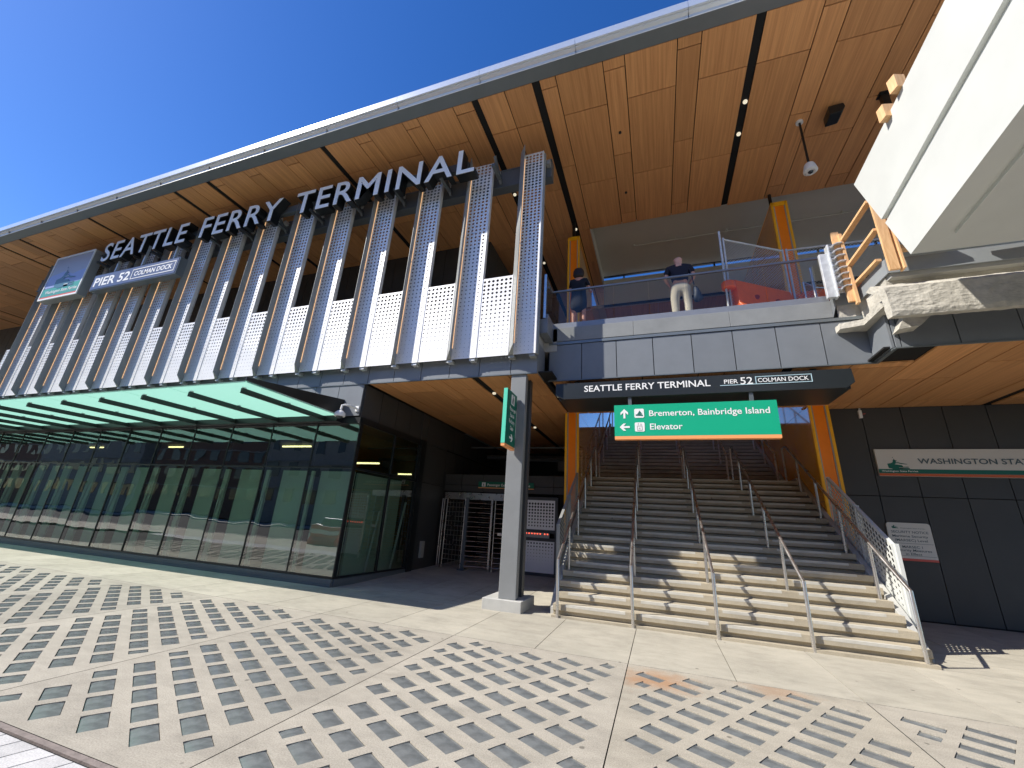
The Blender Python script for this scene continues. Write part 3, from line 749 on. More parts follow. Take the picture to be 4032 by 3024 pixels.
# lighter, smoother nosing strips set into the treads, broken at the rails
mb = MB(); RX = [-1.863, -.52, .82, 2.134, 3.49]
for i in range(18):
    y, z = nose(i+1)
    for a, b in zip(RX[:-1], RX[1:]): mb.box(a+.13, b-.13, y-.0015, y+.075, z-.04, z+.002)
build('tread_nosing', mb, simple('nosing_concrete', (.50, .48, .42), .7, 0, .4, .12, 5), ST)
def stringer(x0, x1):
    mb = MB()
    mb.prism([(8.62, -.02), (8.62, .12), (9.1, .56), (13.0, 3.03), (13.25, 3.2), (14.55, 3.2), (14.75, 3.35), (20.2, 6.55), (20.2, 5.9), (14.9, 2.6), (13.4, 2.5), (9.3, -.02)], 'x', x0, x1)
    build('stringer', mb, M['smooth'], ST, bevel=.008)
stringer(-2.075, -1.962); stringer(3.603, 3.715)
# ---- handrails
def rail(x, label, upper=False):
    t = thing('handrail', (x, 8.3, 0), label, 'handrail', 'stainless handrails on the stairs')
    r = .028
    if not upper:
        pz = lambda y: .97 + (y-8.3)*(4.09-.97)/(13.35-8.3)
        mb = MB(); mb.tube([(x, 8.3, .0), (x, 8.3, .97), (x, 13.32, 4.09), (x, 13.66, 4.08)], r, 10)
        build('rail', mb, M['stainless'], t)
        for y_ in (9.36, 10.42, 11.48, 12.55, 13.66):
            n = int((y_ - Y1) / t1) + 1; zb = 3.107 if y_ > 13.2 else nose(min(18, max(1, n)))[1]
            mb = MB(); top = 4.08 if y_ > 13.4 else pz(y_) - .01
            mb.tube([(x, y_, zb), (x, y_, top)], r*.95, 10); build('post', mb, M['stainless'], t)
    else:
        pz = lambda y: 4.09 + (y-14.5)*.172/.28
        mb = MB(); mb.tube([(x, 14.5, 3.107), (x, 14.5, 4.09), (x, 19.3, pz(19.3)), (x, 19.65, pz(19.3))], r, 10)
        build('rail', mb, M['stainless'], t)
        for y_ in (15.8, 17.1, 18.3, 19.65):
            n = int((y_ - 14.65)/.28) + 1; zb = min(6.2, 3.107 + n*.172)
            mb = MB(); mb.tube([(x, y_, zb), (x, y_, min(pz(y_), pz(19.3)))], r*.95, 10); build('post', mb, M['stainless'], t)
    return t
desc = ['at its left edge', 'second from the left', 'in the middle', 'second from the right', 'at its right edge beside the white screen']
desc2 = ['at the left edge', 'second from the left', 'in the middle', 'second from the right', 'at the right edge']
for i, x_ in enumerate(RX):
    rail(x_, 'stainless tube handrail of the lower flight, ' + desc[i])
    rail(x_, 'stainless handrail of the shaded upper flight, ' + desc2[i], True)
# ---- perforated guard screens beside the lower flight
def guard(x, label, s_, mat):
    t = thing('perforated_screen', (x, 9.2, .4), label, 'screen', 'perforated metal screens beside the stairs')
    slope = .605
    for k, (ya, yb) in enumerate(((9.18, 10.33), (10.36, 11.5))):
        mb = MB(); mb.keepn = True; o = Vector((x, ya, .44 + (ya-9.2)*slope)); w = yb - ya
        mb.perf(o, Vector((0, 1, slope)), (0, 0, 1), w, 1.2, .098, lambda y, j: .010 + .024*max(0, min(1, y/.95)), .03)
        # folded edges
        for yy in (ya, yb): zz = .44 + (yy-9.2)*slope; mb.box(x-.012*1, x+.05, yy-.008, yy+.008, zz, zz+1.2)
        mb.add([(x-.01, ya, o.z+1.2), (x+.05, ya, o.z+1.2), (x+.05, yb, o.z+1.2+w*slope), (x-.01, yb, o.z+1.2+w*slope)], [(0, 1, 2, 3)])
        build('perforated_sheet', mb, mat, t)
    mb = MB(); mb.box(x+.02, x+.075, 9.13, 9.175, .40, .44+1.2); build('end_post', mb, mat, t)
    mb = MB(); mb.box(x+.02, x+.07, 10.32, 10.37, 1.0, 2.33); build('middle_post', mb, mat, t)
    return t
guard(3.75, 'white perforated metal screen with round holes on the right side of the stairs', 1, M['white'])
guard(-2.10, 'grey perforated metal screen on the left side of the stairs behind the column', -1, M['fin_grey'])
# ================================================================== GLASS BALUSTRADE
GB = thing('glass_balustrade', (.6, 8.95, 6.2), 'frameless glass balustrade with steel top rail along the upper balcony', 'railing')
mb = MB(); mb.box(-2.3, 3.5, 8.93, 8.985, 7.29, 7.325); mb.box(-2.32, -2.27, 8.3, 8.985, 7.29, 7.325); build('top_rail', mb, M['satin'], GB)
mb = MB(); mb.box(-2.3, 3.52, 8.90, 8.99, 6.22, 6.36); mb.box(-2.32, -2.23, 8.35, 8.9, 6.22, 6.36); build('base_shoe', mb, M['satin'], GB)
gx = [-2.3, -1.55, -.755, .06, .86, 1.675, 2.465, 3.49]
for i in range(len(gx)-1):
    mb = MB(); mb.box(gx[i]+.008, gx[i+1]-.008, 8.952, 8.966, 6.34, 7.29); build('glass_pane', mb, M['glass'], GB)
mb = MB(); mb.box(-2.30, -2.286, 8.35, 8.94, 6.34, 7.29); build('glass_pane', mb, M['glass'], GB)
mb = MB(); mb.box(-2.33, -2.27, 8.28, 8.33, 6.22, 7.42); build('end_post', mb, M['stainless'], GB)
# ================================================================== STEEL COLUMN
CO = thing('steel_column', (-2.85, 8.55, .2), 'grey steel H-column on a concrete plinth left of the stairs', 'column')
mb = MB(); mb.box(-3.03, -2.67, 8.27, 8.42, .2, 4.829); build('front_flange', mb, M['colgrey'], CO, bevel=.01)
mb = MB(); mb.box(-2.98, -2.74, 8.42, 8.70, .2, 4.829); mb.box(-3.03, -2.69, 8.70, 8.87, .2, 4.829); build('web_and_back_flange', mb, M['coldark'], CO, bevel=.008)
mb = MB(); mb.box(-3.33, -2.53, 8.19, 9.1, -.02, .2); build('plinth', mb, M['smooth'], CO, bevel=.012)
# ================================================================== SIGNS
LF = raw_text('SEATTLE FERRY TERMINAL', .028, 4)
def channel_letters():
    t = thing('channel_letter_sign', (-12.4, 7.7, 10.5), 'large white channel letters reading SEATTLE FERRY TERMINAL above the silver fins', 'sign')
    words = [('SEATTLE', -20.53, -15.62), ('FERRY', -14.87, -11.14), ('TERMINAL', -10.54, -4.19)]
    for w, a, b in words:
        vs, fs = raw_text(w, .014, 4, 1.10); lo, hi = cap_h(.014)
        x0 = min(p[0] for p in vs); x1 = max(p[0] for p in vs); sx = (b-a)/(x1-x0); sz = .86/(hi-lo)
        par = list(range(len(vs)))
        def find(i):
            while par[i] != i: par[i] = par[par[i]]; i = par[i]
            return i
        for f in fs:
            for i in f[1:]: par[find(i)] = find(f[0])
        comp = {}
        for f in fs: comp.setdefault(find(f[0]), []).append(f)
        for c, ff in sorted(comp.items(), key=lambda kv: min(vs[i][0] for f in kv[1] for i in f)):
            ids = sorted({i for f in ff for i in f}); mp = {i: k for k, i in enumerate(ids)}
            P = [(a + (vs[i][0]-x0)*sx, 10.485 + (vs[i][1]-lo)*sz) for i in ids]; F2 = [tuple(mp[i] for i in f) for f in ff]
            # direction check and side walls
            from collections import Counter
            ed = {}
            for f in F2:
                for q in range(len(f)): ed[(f[q], f[(q+1) % len(f)])] = 1
            n = len(P); body = MB()
            bf = [tuple(reversed([i+n for i in f])) for f in F2] + list(F2)
            bf += [(j, i, i+n, j+n) for (i, j) in ed if (j, i) not in ed]
            body.add([(p[0], 7.55, p[1]) for p in P] + [(p[0], 7.82, p[1]) for p in P], bf)
            lo_ob = build('letter', body, M['black'], t)
            # face: the same outline drawn in a little
            bm = bmesh.new(); vv = [bm.verts.new((p[0], 7.536, p[1])) for p in P]
            for f in F2:
                try: bm.faces.new([vv[i] for i in f])
                except ValueError: pass
            bm.normal_update()
            bnd = [e for e in bm.edges if len(e.link_faces) == 1]
            disp = {}
            for e in bnd:
                f = e.link_faces[0]; d = (e.verts[1].co - e.verts[0].co)
                if d.length < 1e-7: continue
                nrm = d.cross(Vector((0, 1, 0))).normalized(); c_ = f.calc_center_median()
                if nrm.dot(c_ - (e.verts[0].co + e.verts[1].co)/2) < 0: nrm = -nrm
                for w_ in e.verts: disp.setdefault(w_, []).append(nrm)
            for w_, ns in disp.items():
                s_ = sum(ns, Vector()); L_ = s_.length
                if L_ > 1e-4: w_.co += s_ / L_ * (.009 * len(ns) / L_ if L_ > .6 else .009)
            me = bpy.data.meshes.new('letter_face')
            for w_ in bm.verts: w_.co -= t.location
            bm.to_mesh(me); bm.free(); me.materials.append(M['letterface'])
            fo_ = bpy.data.objects.new('letter_face', me); COL.objects.link(fo_); fo_.parent = lo_ob
            sd = fo_.modifiers.new('s', 'SOLIDIFY'); sd.thickness = .01; sd.offset = 1
    return t
channel_letters()
def ferry_logo(parent, x, z, s, Y, mat, stripe, name='ferry_emblem'):
    """ship silhouette; x,z = lower-left corner of the hull, s = hull width"""
    pts = [(283,310),(335,300),(358,284),(364,256),(375,246),(377,232),(384,232),(386,246),(397,253),(418,259),(411,266),(399,271),(403,281),(430,281),(452,297),(538,313),(536,319),(462,315),(436,305),(398,303),(376,319),(464,331),(478,348),(478,392),(345,397),(328,386),(290,377)]
    W = 555-283
    P = [(x + (a-283)/W*s, z + (392-b)/W*s) for a, b in pts]
    m = MB(); m.prism(P, 'y', Y, Y+.003)
    for a0, a1, b0, b1 in ((478, 548, 356, 368), (425, 556, 377, 392)): m.box(x+(a0-283)/W*s, x+(a1-283)/W*s, Y, Y+.003, z+(392-b1)/W*s, z+(392-b0)/W*s)
    m.box(x+(366-283)/W*s, x+(374-283)/W*s, Y, Y+.003, z+(392-214)/W*s, z+(392-202)/W*s)
    o = build(name, m, mat, parent)
    m = MB(); m.box(x+(422-283)/W*s, x+(478-283)/W*s, Y-.002, Y+.0, z+(392-374)/W*s, z+(392-369)/W*s); m.box(x+(395-283)/W*s, x+(440-283)/W*s, Y-.002, Y, z+(392-297)/W*s, z+(392-292)/W*s)
    build('emblem_line', m, stripe, o)
    return o
# square logo sign
t = thing('logo_sign', (-22.6, 7.7, 9.17), 'square framed sign with a green ferry emblem at the far left of the fins', 'sign')
mb = MB(); mb.box(-23.95, -21.25, 7.57, 7.86, 9.17, 11.27); build('sign_box', mb, M['fin_grey'], t, bevel=.01)
mb = MB()
for a in ((-23.95,-23.88,9.17,11.27),(-21.32,-21.25,9.17,11.27),(-23.88,-21.32,9.17,9.24),(-23.88,-21.32,11.2,11.27)): mb.box(a[0], a[1], 7.54, 7.575, a[2], a[3])
build('white_frame', mb, M['whitep'], t)
mb = MB(); mb.box(-23.88, -21.32, 7.56, 7.568, 9.24, 11.2); build('sign_face', mb, M['logogrey'], t)
mb = MB(); mb.prism([(-23.88, 9.74), (-21.32, 9.74), (-21.32, 10.38), (-21.75, 10.34), (-22.2, 10.25), (-22.5, 10.35), (-22.9, 10.47), (-23.88, 10.34)], 'y', 7.553, 7.559); build('lavender_band', mb, M['lavender'], t)
mb = MB(); mb.prism([(-23.88, 9.32), (-21.32, 9.32), (-21.32, 9.82), (-21.7, 9.8), (-22.1, 9.74), (-23.0, 9.72), (-23.88, 9.70)], 'y', 7.547, 7.552); build('green_band', mb, M['mint'], t)
mb = MB(); mb.box(-23.88, -21.32, 7.546, 7.552, 9.245, 9.31); build('red_band', mb, M['signred'], t)
ferry_logo(t, -23.2, 9.66, 1.42, 7.54, simple('logo_teal', (.03, .14, .20), .4), M['whitep'])
txt(t, 'Washington State Ferries', -23.6, -21.4, 9.44, .15, 7.54, M['whitep'])
mb = MB(); mb.beam((-22.6, 7.86, 9.4), (-22.6, 8.1, 9.4), .06); mb.beam((-22.0, 7.86, 10.8), (-22.0, 8.1, 10.8), .06); build('bracket', mb, M['steelgrey'], t)
# PIER 52 sign
t = thing('pier_sign', (-18, 7.7, 9.17), 'navy boxed sign reading PIER 52 COLMAN DOCK hung on the fins', 'sign')
mb = MB(); mb.box(-20.45, -15.5, 7.57, 7.82, 9.15, 9.86); build('sign_box', mb, M['fascia'], t, bevel=.01)
mb = MB(); mb.box(-20.41, -15.54, 7.556, 7.568, 9.19, 9.82); build('sign_face', mb, M['navy'], t)
txt(t, 'PIER 52', -20.28, -18.13, 9.31, .385, 7.552, M['whitep'], .02)
txt(t, 'COLMAN DOCK', -17.87, -15.79, 9.42, .20, 7.552, M['whitep'], .02)
mb = MB()
for a in ((-18.02,-15.63,9.69,9.72),(-18.02,-15.63,9.30,9.33),(-18.02,-17.99,9.33,9.69),(-15.66,-15.63,9.33,9.69)): mb.box(a[0], a[1], 7.548, 7.554, a[2], a[3])
build('white_outline', mb, M['whitep'], t)
for x_ in (-19.6, -18.0, -16.2):
    mb = MB(); mb.box(x_-.04, x_+.04, 7.7, 7.78, 9.86, 10.9); build('hanger', mb, M['galv'], t)
# black beam sign over the stairs
t = thing('beam_sign', (.7, 8.5, 4.25), 'long black beam sign reading SEATTLE FERRY TERMINAL PIER 52 COLMAN DOCK over the stairs', 'sign')
mb = MB()
mb.prism([(-2.02, 4.33), (-1.84, 4.235), (3.32, 4.235), (3.46, 4.34), (3.44, 4.60), (-2.02, 4.60)], 'y', 8.44, 8.50)
mb.prism([(8.50, 4.235), (9.6, 4.25), (9.6, 4.60), (8.50, 4.60)], 'x', -1.95, 3.40)
build('beam', mb, M['blacksign'], t, bevel=.006)
for x_ in (-1.65, 3.05):
    mb = MB(); mb.box(x_-.05, x_+.05, 9.0, 9.1, 4.6, 4.83); build('hanger', mb, M['black'], t)
txt(t, 'SEATTLE FERRY TERMINAL', -1.385, 1.11, 4.383, .138, 8.433, M['whitep'], .012)
txt(t, 'PIER', 1.357, 1.60, 4.415, .085, 8.433, M['whitep'], .01); txt(t, '52', 1.64, 1.852, 4.39, .14, 8.433, M['whitep'], .008)
txt(t, 'COLMAN DOCK', 1.94, 2.766, 4.415, .082, 8.433, M['whitep'], .012)
mb = MB()
for a in ((1.9,2.82,4.522,4.534),(1.28,2.82,4.377,4.389),(1.9,1.912,4.389,4.522),(2.808,2.82,4.389,4.522)): mb.box(a[0], a[1], 8.431, 8.439, a[2], a[3])
build('pale_outline', mb, simple('pale_blue', (.45, .62, .68), .4), t)
# green direction sign
t = thing('direction_sign', (.72, 8.5, 3.33), 'green hanging sign reading Bremerton, Bainbridge Island and Elevator with white arrows', 'sign')
mb = MB(); mb.box(-.76, 2.195, 8.44, 8.57, 3.40, 4.056); build('sign_box', mb, M['green'], t)
mb = MB(); mb.box(-.76, 2.195, 8.44, 8.57, 3.335, 3.398); build('orange_strip', mb, M['sgnorange'], t)
for x_ in (-.44, 1.80):
    mb = MB(); mb.box(x_-.035, x_+.035, 8.47, 8.54, 4.056, 4.24); build('hanger', mb, M['steelgrey'], t)
txt(t, 'Bremerton, Bainbridge Island', -.07, 2.065, 3.803, .122, 8.436, M['whitep'], .012)
txt(t, 'Elevator', -.066, .54, 3.525, .124, 8.436, M['whitep'], .012)
def arrow(c, s, ang):
    a = [(-.10, -.5), (.10, -.5), (.10, .12), (.38, -.14), (.38, .12), (.0, .5), (-.38, .12), (-.38, -.14), (-.10, .12)]
    ca, sa = math.cos(ang), math.sin(ang)
    return [(c[0] + s*(p[0]*ca - p[1]*sa), c[1] + s*(p[0]*sa + p[1]*ca)) for p in a]
poly(t, arrow((-.557, 3.868), .2, 0), 8.434, M['whitep'], 'arrow'); poly(t, arrow((-.557, 3.586), .2, R(90)), 8.434, M['whitep'], 'arrow')
for z0, nm in ((3.775, 'ferry_pictogram'), (3.488, 'elevator_pictogram')):
    c = [(-.358, z0), (-.168, z0), (-.168, z0+.19), (-.358, z0+.19)]; bv = .018
    P = []
    for i, (cx_, cz_) in enumerate(c):
        sx = 1 if i in (0, 3) else -1; sz = 1 if i in (0, 1) else -1
        P += [(cx_, cz_+bv*sz), (cx_+bv*sx, cz_)] if i in (0, 2) else [(cx_+bv*sx, cz_), (cx_, cz_+bv*sz)]
    pc = poly(t, P, 8.434, M['whitep'], nm)
    if 'ferry' in nm:
        m = MB(); m.prism([(-.335, z0+.045), (-.19, z0+.035), (-.195, z0+.06), (-.225, z0+.075), (-.30, z0+.075), (-.33, z0+.07)], 'y', 8.431, 8.433); m.prism([(-.30, z0+.08), (-.25, z0+.155), (-.243, z0+.08)], 'y', 8.431, 8.433); m.prism([(-.24, z0+.085), (-.255, z0+.15), (-.2, z0+.078)], 'y', 8.431, 8.433)
        build('pictogram_ship', m, M['greendk'], pc)
    else:
        m = MB()
        for a in ((-.315,-.213,.02,.03),(-.315,-.213,.11,.12),(-.315,-.305,.03,.11),(-.223,-.213,.03,.11)): m.box(a[0], a[1], 8.431, 8.433, z0+a[2], z0+a[3])
        m.prism([(-.285, z0+.055), (-.25, z0+.045), (-.262, z0+.09)], 'y', 8.431, 8.433)
        for xa, up in ((-.29, 1), (-.238, -1)):
            zc_ = z0+.15; m.box(xa-.004, xa+.004, 8.431, 8.433, zc_-.02, zc_+.02); m.prism([(xa-.014, zc_+.005*up), (xa+.014, zc_+.005*up), (xa, zc_+.025*up)], 'y', 8.431, 8.433)
        build('pictogram_lift', m, M['greytrim'], pc)
# green blade sign on the column
t = thing('blade_sign', (-2.85, 7.93, 3.05), 'green blade sign reading Passenger Exit & Re-Entry Gate fixed to the grey column', 'sign')
mb = MB(); mb.box(-2.93, -2.85, 7.61, 8.23, 3.12, 4.28); build('sign_box', mb, simple('blade_green', (.0, .135, .085), .45), t)
mb = MB(); mb.box(-2.93, -2.85, 7.605, 8.23, 3.06, 3.118); build('orange_strip', mb, M['sgnorange'], t)
mb = MB(); mb.box(-2.932, -2.848, 7.598, 7.609, 3.118, 4.282); build('sunlit_edge', mb, simple('sunlit_edge_green', (.10, .62, .42), .4), t)  # lighter green paints the sunlight falling on the front edge
mb = MB(); mb.box(-2.92, -2.86, 8.23, 8.27, 4.02, 4.16); mb.box(-2.92, -2.86, 8.23, 8.27, 3.2, 3.34); build('bracket', mb, M['black'], t)
SY = ((0,1,0),(0,0,1))
for body, a, b, z_, c_ in (('Passenger', 7.79, 8.18, 3.86, .085), ('Exit &', 7.84, 8.10, 3.725, .085), ('Re-Entry', 7.79, 8.14, 3.59, .085), ('Gate', 7.87, 8.07, 3.45, .085)):
    build('lettering', text_mb(body, a, b, z_, c_, (-2.846, 0, 0), *SY, bold=.012), M['whitep'], t)
m = MB(); m.prism(arrow((7.97, 3.285), .21, R(-90)), 'x', -2.848, -2.845); m.prism([(7.86, 4.0), (8.06, 4.0), (8.06, 4.22), (7.86, 4.22)], 'x', -2.848, -2.845); build('white_symbols', m, M['whitep'], t)
m = MB(); m.prism([(7.91, 4.02), (7.935, 4.02), (7.96, 4.09), (7.985, 4.02), (8.01, 4.02), (7.98, 4.12), (8.005, 4.10), (8.0, 4.13), (7.975, 4.17), (7.945, 4.17), (7.925, 4.11)], 'x', -2.8445, -2.842); m.prism([(7.945, 4.18), (7.975, 4.18), (7.975, 4.205), (7.945, 4.205)], 'x', -2.8445, -2.842); build('walking_figure', m, M['blacksign'], t)
# passenger exit sign above the turnstiles
t = thing('gate_sign', (-4.7, 12.96, 2.66), 'dark green strip sign reading Passenger Exit & Re-Entry Gate above the turnstiles', 'sign')
mb = MB(); mb.box(-5.69, -3.75, 12.94, 12.995, 2.675, 2.86); build('sign_box', mb, simple('gate_green', (.0, .12, .07), .5), t)
mb = MB(); mb.box(-5.69, -3.75, 12.94, 12.995, 2.65, 2.673); build('orange_strip', mb, M['sgnorange'], t)
txt(t, 'Passenger Exit & Re-Entry Gate', -5.36, -3.87, 2.72, .08, 12.936, M['whitep'], .01)
mb = MB(); mb.box(-5.56, -5.43, 12.935, 12.94, 2.70, 2.835); build('walker_pictogram', mb, M['whitep'], t)
m = MB(); m.prism([(-5.52, 2.71), (-5.51, 2.71), (-5.495, 2.75), (-5.48, 2.71), (-5.47, 2.71), (-5.485, 2.79), (-5.505, 2.79)], 'y', 12.931, 12.934); m.box(-5.503, -5.487, 12.931, 12.934, 2.797, 2.815); build('walking_figure', m, M['blacksign'], t)
# Washington State Ferries wall sign
t = thing('ferries_sign', (6.6, 12.1, 3.15), 'long pale sign with a green ferry emblem reading WASHINGTON STATE FERRIES on the charcoal wall', 'sign')
mb = MB(); mb.box(5.0, 8.9, 12.06, 12.118, 3.15, 3.78); build('sign_board', mb, M['greyp'], t)
mb = MB(); mb.box(5.002, 8.898, 12.055, 12.059, 3.215, 3.31); build('green_band', mb, M['greendk'], t)
mb = MB(); mb.box(5.002, 8.898, 12.055, 12.059, 3.153, 3.212); build('orange_band', mb, simple('deep_orange', (.55, .11, .03), .5), t)
ferry_logo(t, 5.19, 3.315, .40, 12.055, M['greendk'], M['greyp'])
txt(t, 'WASHINGTON STATE FERRIES', 5.775, 8.55, 3.44, .122, 12.052, M['signtext'], .016)
txt(t, 'Washington State Ferries', 5.055, 5.73, 3.245, .04, 12.052, M['whitep'], .012)
# security notice
t = thing('security_notice', (5.3, 12.1, 1.3), 'white security notice plate with rounded corners below the ferries sign', 'sign')
P = []
for cx_, cz_, a0 in ((5.64, 2.05, 0), (4.97, 2.05, 90), ):
    for k in range(5):
        a = R(a0 + 22.5*k); P.append((cx_ + .06*math.cos(a), cz_ + .06*math.sin(a)))
P += [(4.91, 1.36), (5.70, 1.36)]
mb = MB(); mb.prism(P, 'y', 12.08, 12.118); build('sign_board', mb, M['greyp'], t)
mb = MB(); mb.box(4.91, 5.70, 12.078, 12.118, 1.312, 1.358); build('red_band', mb, M['signred'], t)
ferry_logo(t, 5.0, 1.985, .12, 12.075, M['greendk'], M['greyp'])
for body, a, b, z_, c_, bo in (('Washington State Ferries', 5.15, 5.60, 1.985, .022, .0), ('SECURITY NOTICE', 4.975, 5.635, 1.888, .05, .01), ('Maritime Security', 4.98, 5.615, 1.80, .05, .01), ('(MARSEC) Level', 5.01, 5.59, 1.715, .05, .01), ('MARSEC 1', 5.115, 5.475, 1.575, .05, .01), ('Security Measures', 4.98, 5.617, 1.505, .05, .01), ('in Effect', 5.15, 5.436, 1.428, .05, .01)):
    txt(t, body, a, b, z_, c_, 12.077, M['signtext'], bo)
mb = MB(); mb.box(4.93, 5.68, 12.077, 12.08, 1.668, 1.674); mb.box(4.93, 5.68, 12.077, 12.08, 1.412, 1.417); build('ruled_line', mb, M['signtext'], t)
# ================================================================== CAMERAS, SPEAKER, ALARM
t = thing('security_camera', (-7.3, 8.25, 4.0), 'white dome security camera on a bent arm at the corner of the glass canopy', 'camera')
mb = MB(); mb.box(-7.24, -7.14, 8.22, 8.28, 4.08, 4.22); mb.tube([(-7.19, 8.24, 4.15), (-7.22, 8.02, 4.17), (-7.30, 7.92, 4.17), (-7.36, 7.88, 4.15), (-7.37, 7.87, 4.0)], .028, 8); build('bracket', mb, M['whitep'], t)
mb = MB(); mb.lathe((-7.37, 7.87, 3.86), [(.02, .15), (.07, .14), (.125, .09), (.135, .03), (.13, .0)], 16); build('housing', mb, M['whitep'], t)
mb = MB(); mb.lathe((-7.37, 7.87, 3.80), [(.0, 0), (.04, .005), (.075, .03), (.085, .06)], 14); build('dome', mb, M['darkglass'], t)
t = thing('pendant_camera', (4.05, 9.72, 10.3), 'white pendant dome camera hanging on a black rod from the upper soffit', 'camera')
mb = MB(); mb.lathe((4.05, 9.72, 11.95), [(.05, 0), (.085, .0), (.085, .05)], 16); build('ceiling_plate', mb, M['whitep'], t)
mb = MB(); mb.tube([(4.05, 9.72, 10.55), (4.05, 9.72, 11.96)], .028, 8); build('rod', mb, M['black'], t)
mb = MB(); mb.lathe((4.05, 9.72, 10.33), [(.10, .22), (.12, .18), (.145, .06), (.155, .0), (.10, -.03), (.09, -.02)], 20); build('housing', mb, M['whitep'], t)
mb = MB(); mb.lathe((4.05, 9.72, 10.27), [(.0, 0), (.04, .01), (.07, .05)], 14); build('dome', mb, M['darkglass'], t)
t = thing('ceiling_speaker', (4.7, 9.6, 11.8), 'black box loudspeaker fixed to the upper wood soffit', 'speaker')
mb = MB(); mb.prism([(4.55, 11.62), (4.82, 11.66), (4.90, 11.80), (4.88, 11.92), (4.56, 11.9)], 'y', 9.35, 9.72); build('cabinet', mb, M['black'], t, bevel=.02)
mb = MB(); mb.tube([(4.72, 9.52, 11.9), (4.72, 9.52, 12.0)], .04, 8); build('mount', mb, M['black'], t)
t = thing('black_soffit_bracket', (5.8, 9.45, 11.5), 'black hanger bracket under the soffit beside the white bridge beam', 'bracket')
mb = MB(); mb.box(5.66, 5.80, 9.4, 9.52, 11.2, 12.0); build('arm', mb, M['black'], t)
mb = MB(); mb.box(5.62, 5.84, 9.36, 9.56, 11.97, 12.0); build('plate', mb, M['black'], t)
t = thing('wall_alarm', (4.9, 12.08, 4.6), 'small white wall alarm at the top of the charcoal wall', 'alarm')
mb = MB(); mb.box(4.86, 4.93, 12.05, 12.118, 4.56, 4.76); build('case', mb, M['whitep'], t, bevel=.01)
mb = MB(); mb.tube([(4.93, 12.08, 4.66), (5.0, 12.07, 4.67)], .008, 6); build('cable', mb, M['signred'], t)
mb = MB(); mb.lathe((4.895, 12.07, 4.76), [(.02, 0), (.02, .05)], 8); build('antenna', mb, M['galv'], t)
# ================================================================== TURNSTILES
t = thing('full_height_turnstile', (-5.9, 12.8, .13), 'dark full-height turnstile with a cage of steel bars beside the dark side wall', 'turnstile')
zb = .14
mb = MB()
for x_ in (-6.86, -6.79, -6.68): mb.tube([(x_, 12.75, zb), (x_, 12.75, 2.26)], .018, 8)
mb.tube([(-5.95, 12.6, zb), (-5.95, 12.6, 2.26)], .02, 8)
build('frame_post', mb, M['stainless'], t)
mb = MB()
for i in range(14): z_ = .25 + i*.145; mb.tube([(-6.68, 12.75, z_), (-5.95, 12.6, z_)], .009, 6)
for i in range(5): x_ = -6.56 + i*.13; mb.tube([(x_, 12.75-(x_+6.68)*.2, .25), (x_, 12.75-(x_+6.68)*.2, 2.2)], .006, 6)
build('side_grille', mb, M['stainless'], t)
mb = MB(); mb.box(-5.90, -5.80, 12.52, 12.62, zb, 2.3); mb.box(-5.98, -5.74, 12.45, 12.68, zb-.01, zb+.02); build('centre_post', mb, M['steelgrey'], t)
mb = MB()
for i in range(14):
    z_ = .25 + i*.145; mb.tube([(-5.83, 12.55, z_), (-5.05, 12.78, z_)], .010, 6); mb.tube([(-5.6, 13.0, z_+.07), (-5.0, 12.78, z_+.07)], .008, 6)
build('rotor_arms', mb, M['stainless'], t)
mb = MB(); mb.box(-5.10, -5.04, 12.75, 12.82, zb, 2.28); mb.tube([(-4.93, 12.7, zb), (-4.93, 12.7, 2.25)], .02, 8); build('rear_post', mb, M['stainless'], t)
t = thing('turnstile_gate', (-4.6, 12.8, .13), 'barred steel turnstile partly hidden behind the grey column', 'turnstile')
mb = MB()
for i in range(14): z_ = .25 + i*.145; mb.tube([(-4.9, 12.7, z_), (-4.2, 12.8, z_)], .010, 6)
build('rotor_arms', mb, M['stainless'], t)
mb = MB(); mb.box(-4.22, -4.14, 12.75, 12.83, zb, 2.3); mb.tube([(-4.55, 12.74, zb), (-4.55, 12.74, 2.3)], .02, 8); build('post', mb, M['stainless'], t)
mb = MB(); mb.box(-4.8, -4.62, 12.68, 12.72, 1.2, 1.28); build('push_plate', mb, M['stainless'], t)
t = thing('perforated_gate', (-3.5, 12.95, .15), 'grey gate with two perforated metal panels and a dark frame beside the column', 'gate')
mb = MB()
for a in ((-4.12,-4.03,.2,2.42),(-3.03,-2.94,.2,2.42),(-4.03,-3.03,2.33,2.42),(-4.03,-3.03,1.12,1.21),(-4.03,-3.03,1.37,1.45),(-4.03,-3.03,.14,.23)): mb.box(a[0], a[1], 12.93, 12.99, a[2], a[3])
build('frame', mb, M['coldark'], t)
mb = MB(); mb.keepn = True; mb.perf((-4.03, 12.95, 1.45), (1,0,0), (0,0,1), 1.0, .88, .094, lambda y, j: .022 + .016*(y/.9), .02); build('upper_perforated_panel', mb, M['fin'], t)
mb = MB(); mb.keepn = True; mb.perf((-4.03, 12.95, .23), (1,0,0), (0,0,1), 1.0, .89, .094, lambda y, j: max(0, .028*(y-.12)/.75), .02); build('lower_perforated_panel', mb, M['fin'], t)
mb = MB(); mb.box(-4.03, -3.2, 12.95, 12.97, 1.215, 1.365); build('message_strip', mb, M['greytrim'], t)
mb = MB()
for i in range(8): x_ = -3.95 + i*.09 + (.05 if i > 5 else 0); mb.box(x_, x_+.035, 12.945, 12.949, 1.31, 1.345)
build('red_display_dots', mb, M['redled'], t)
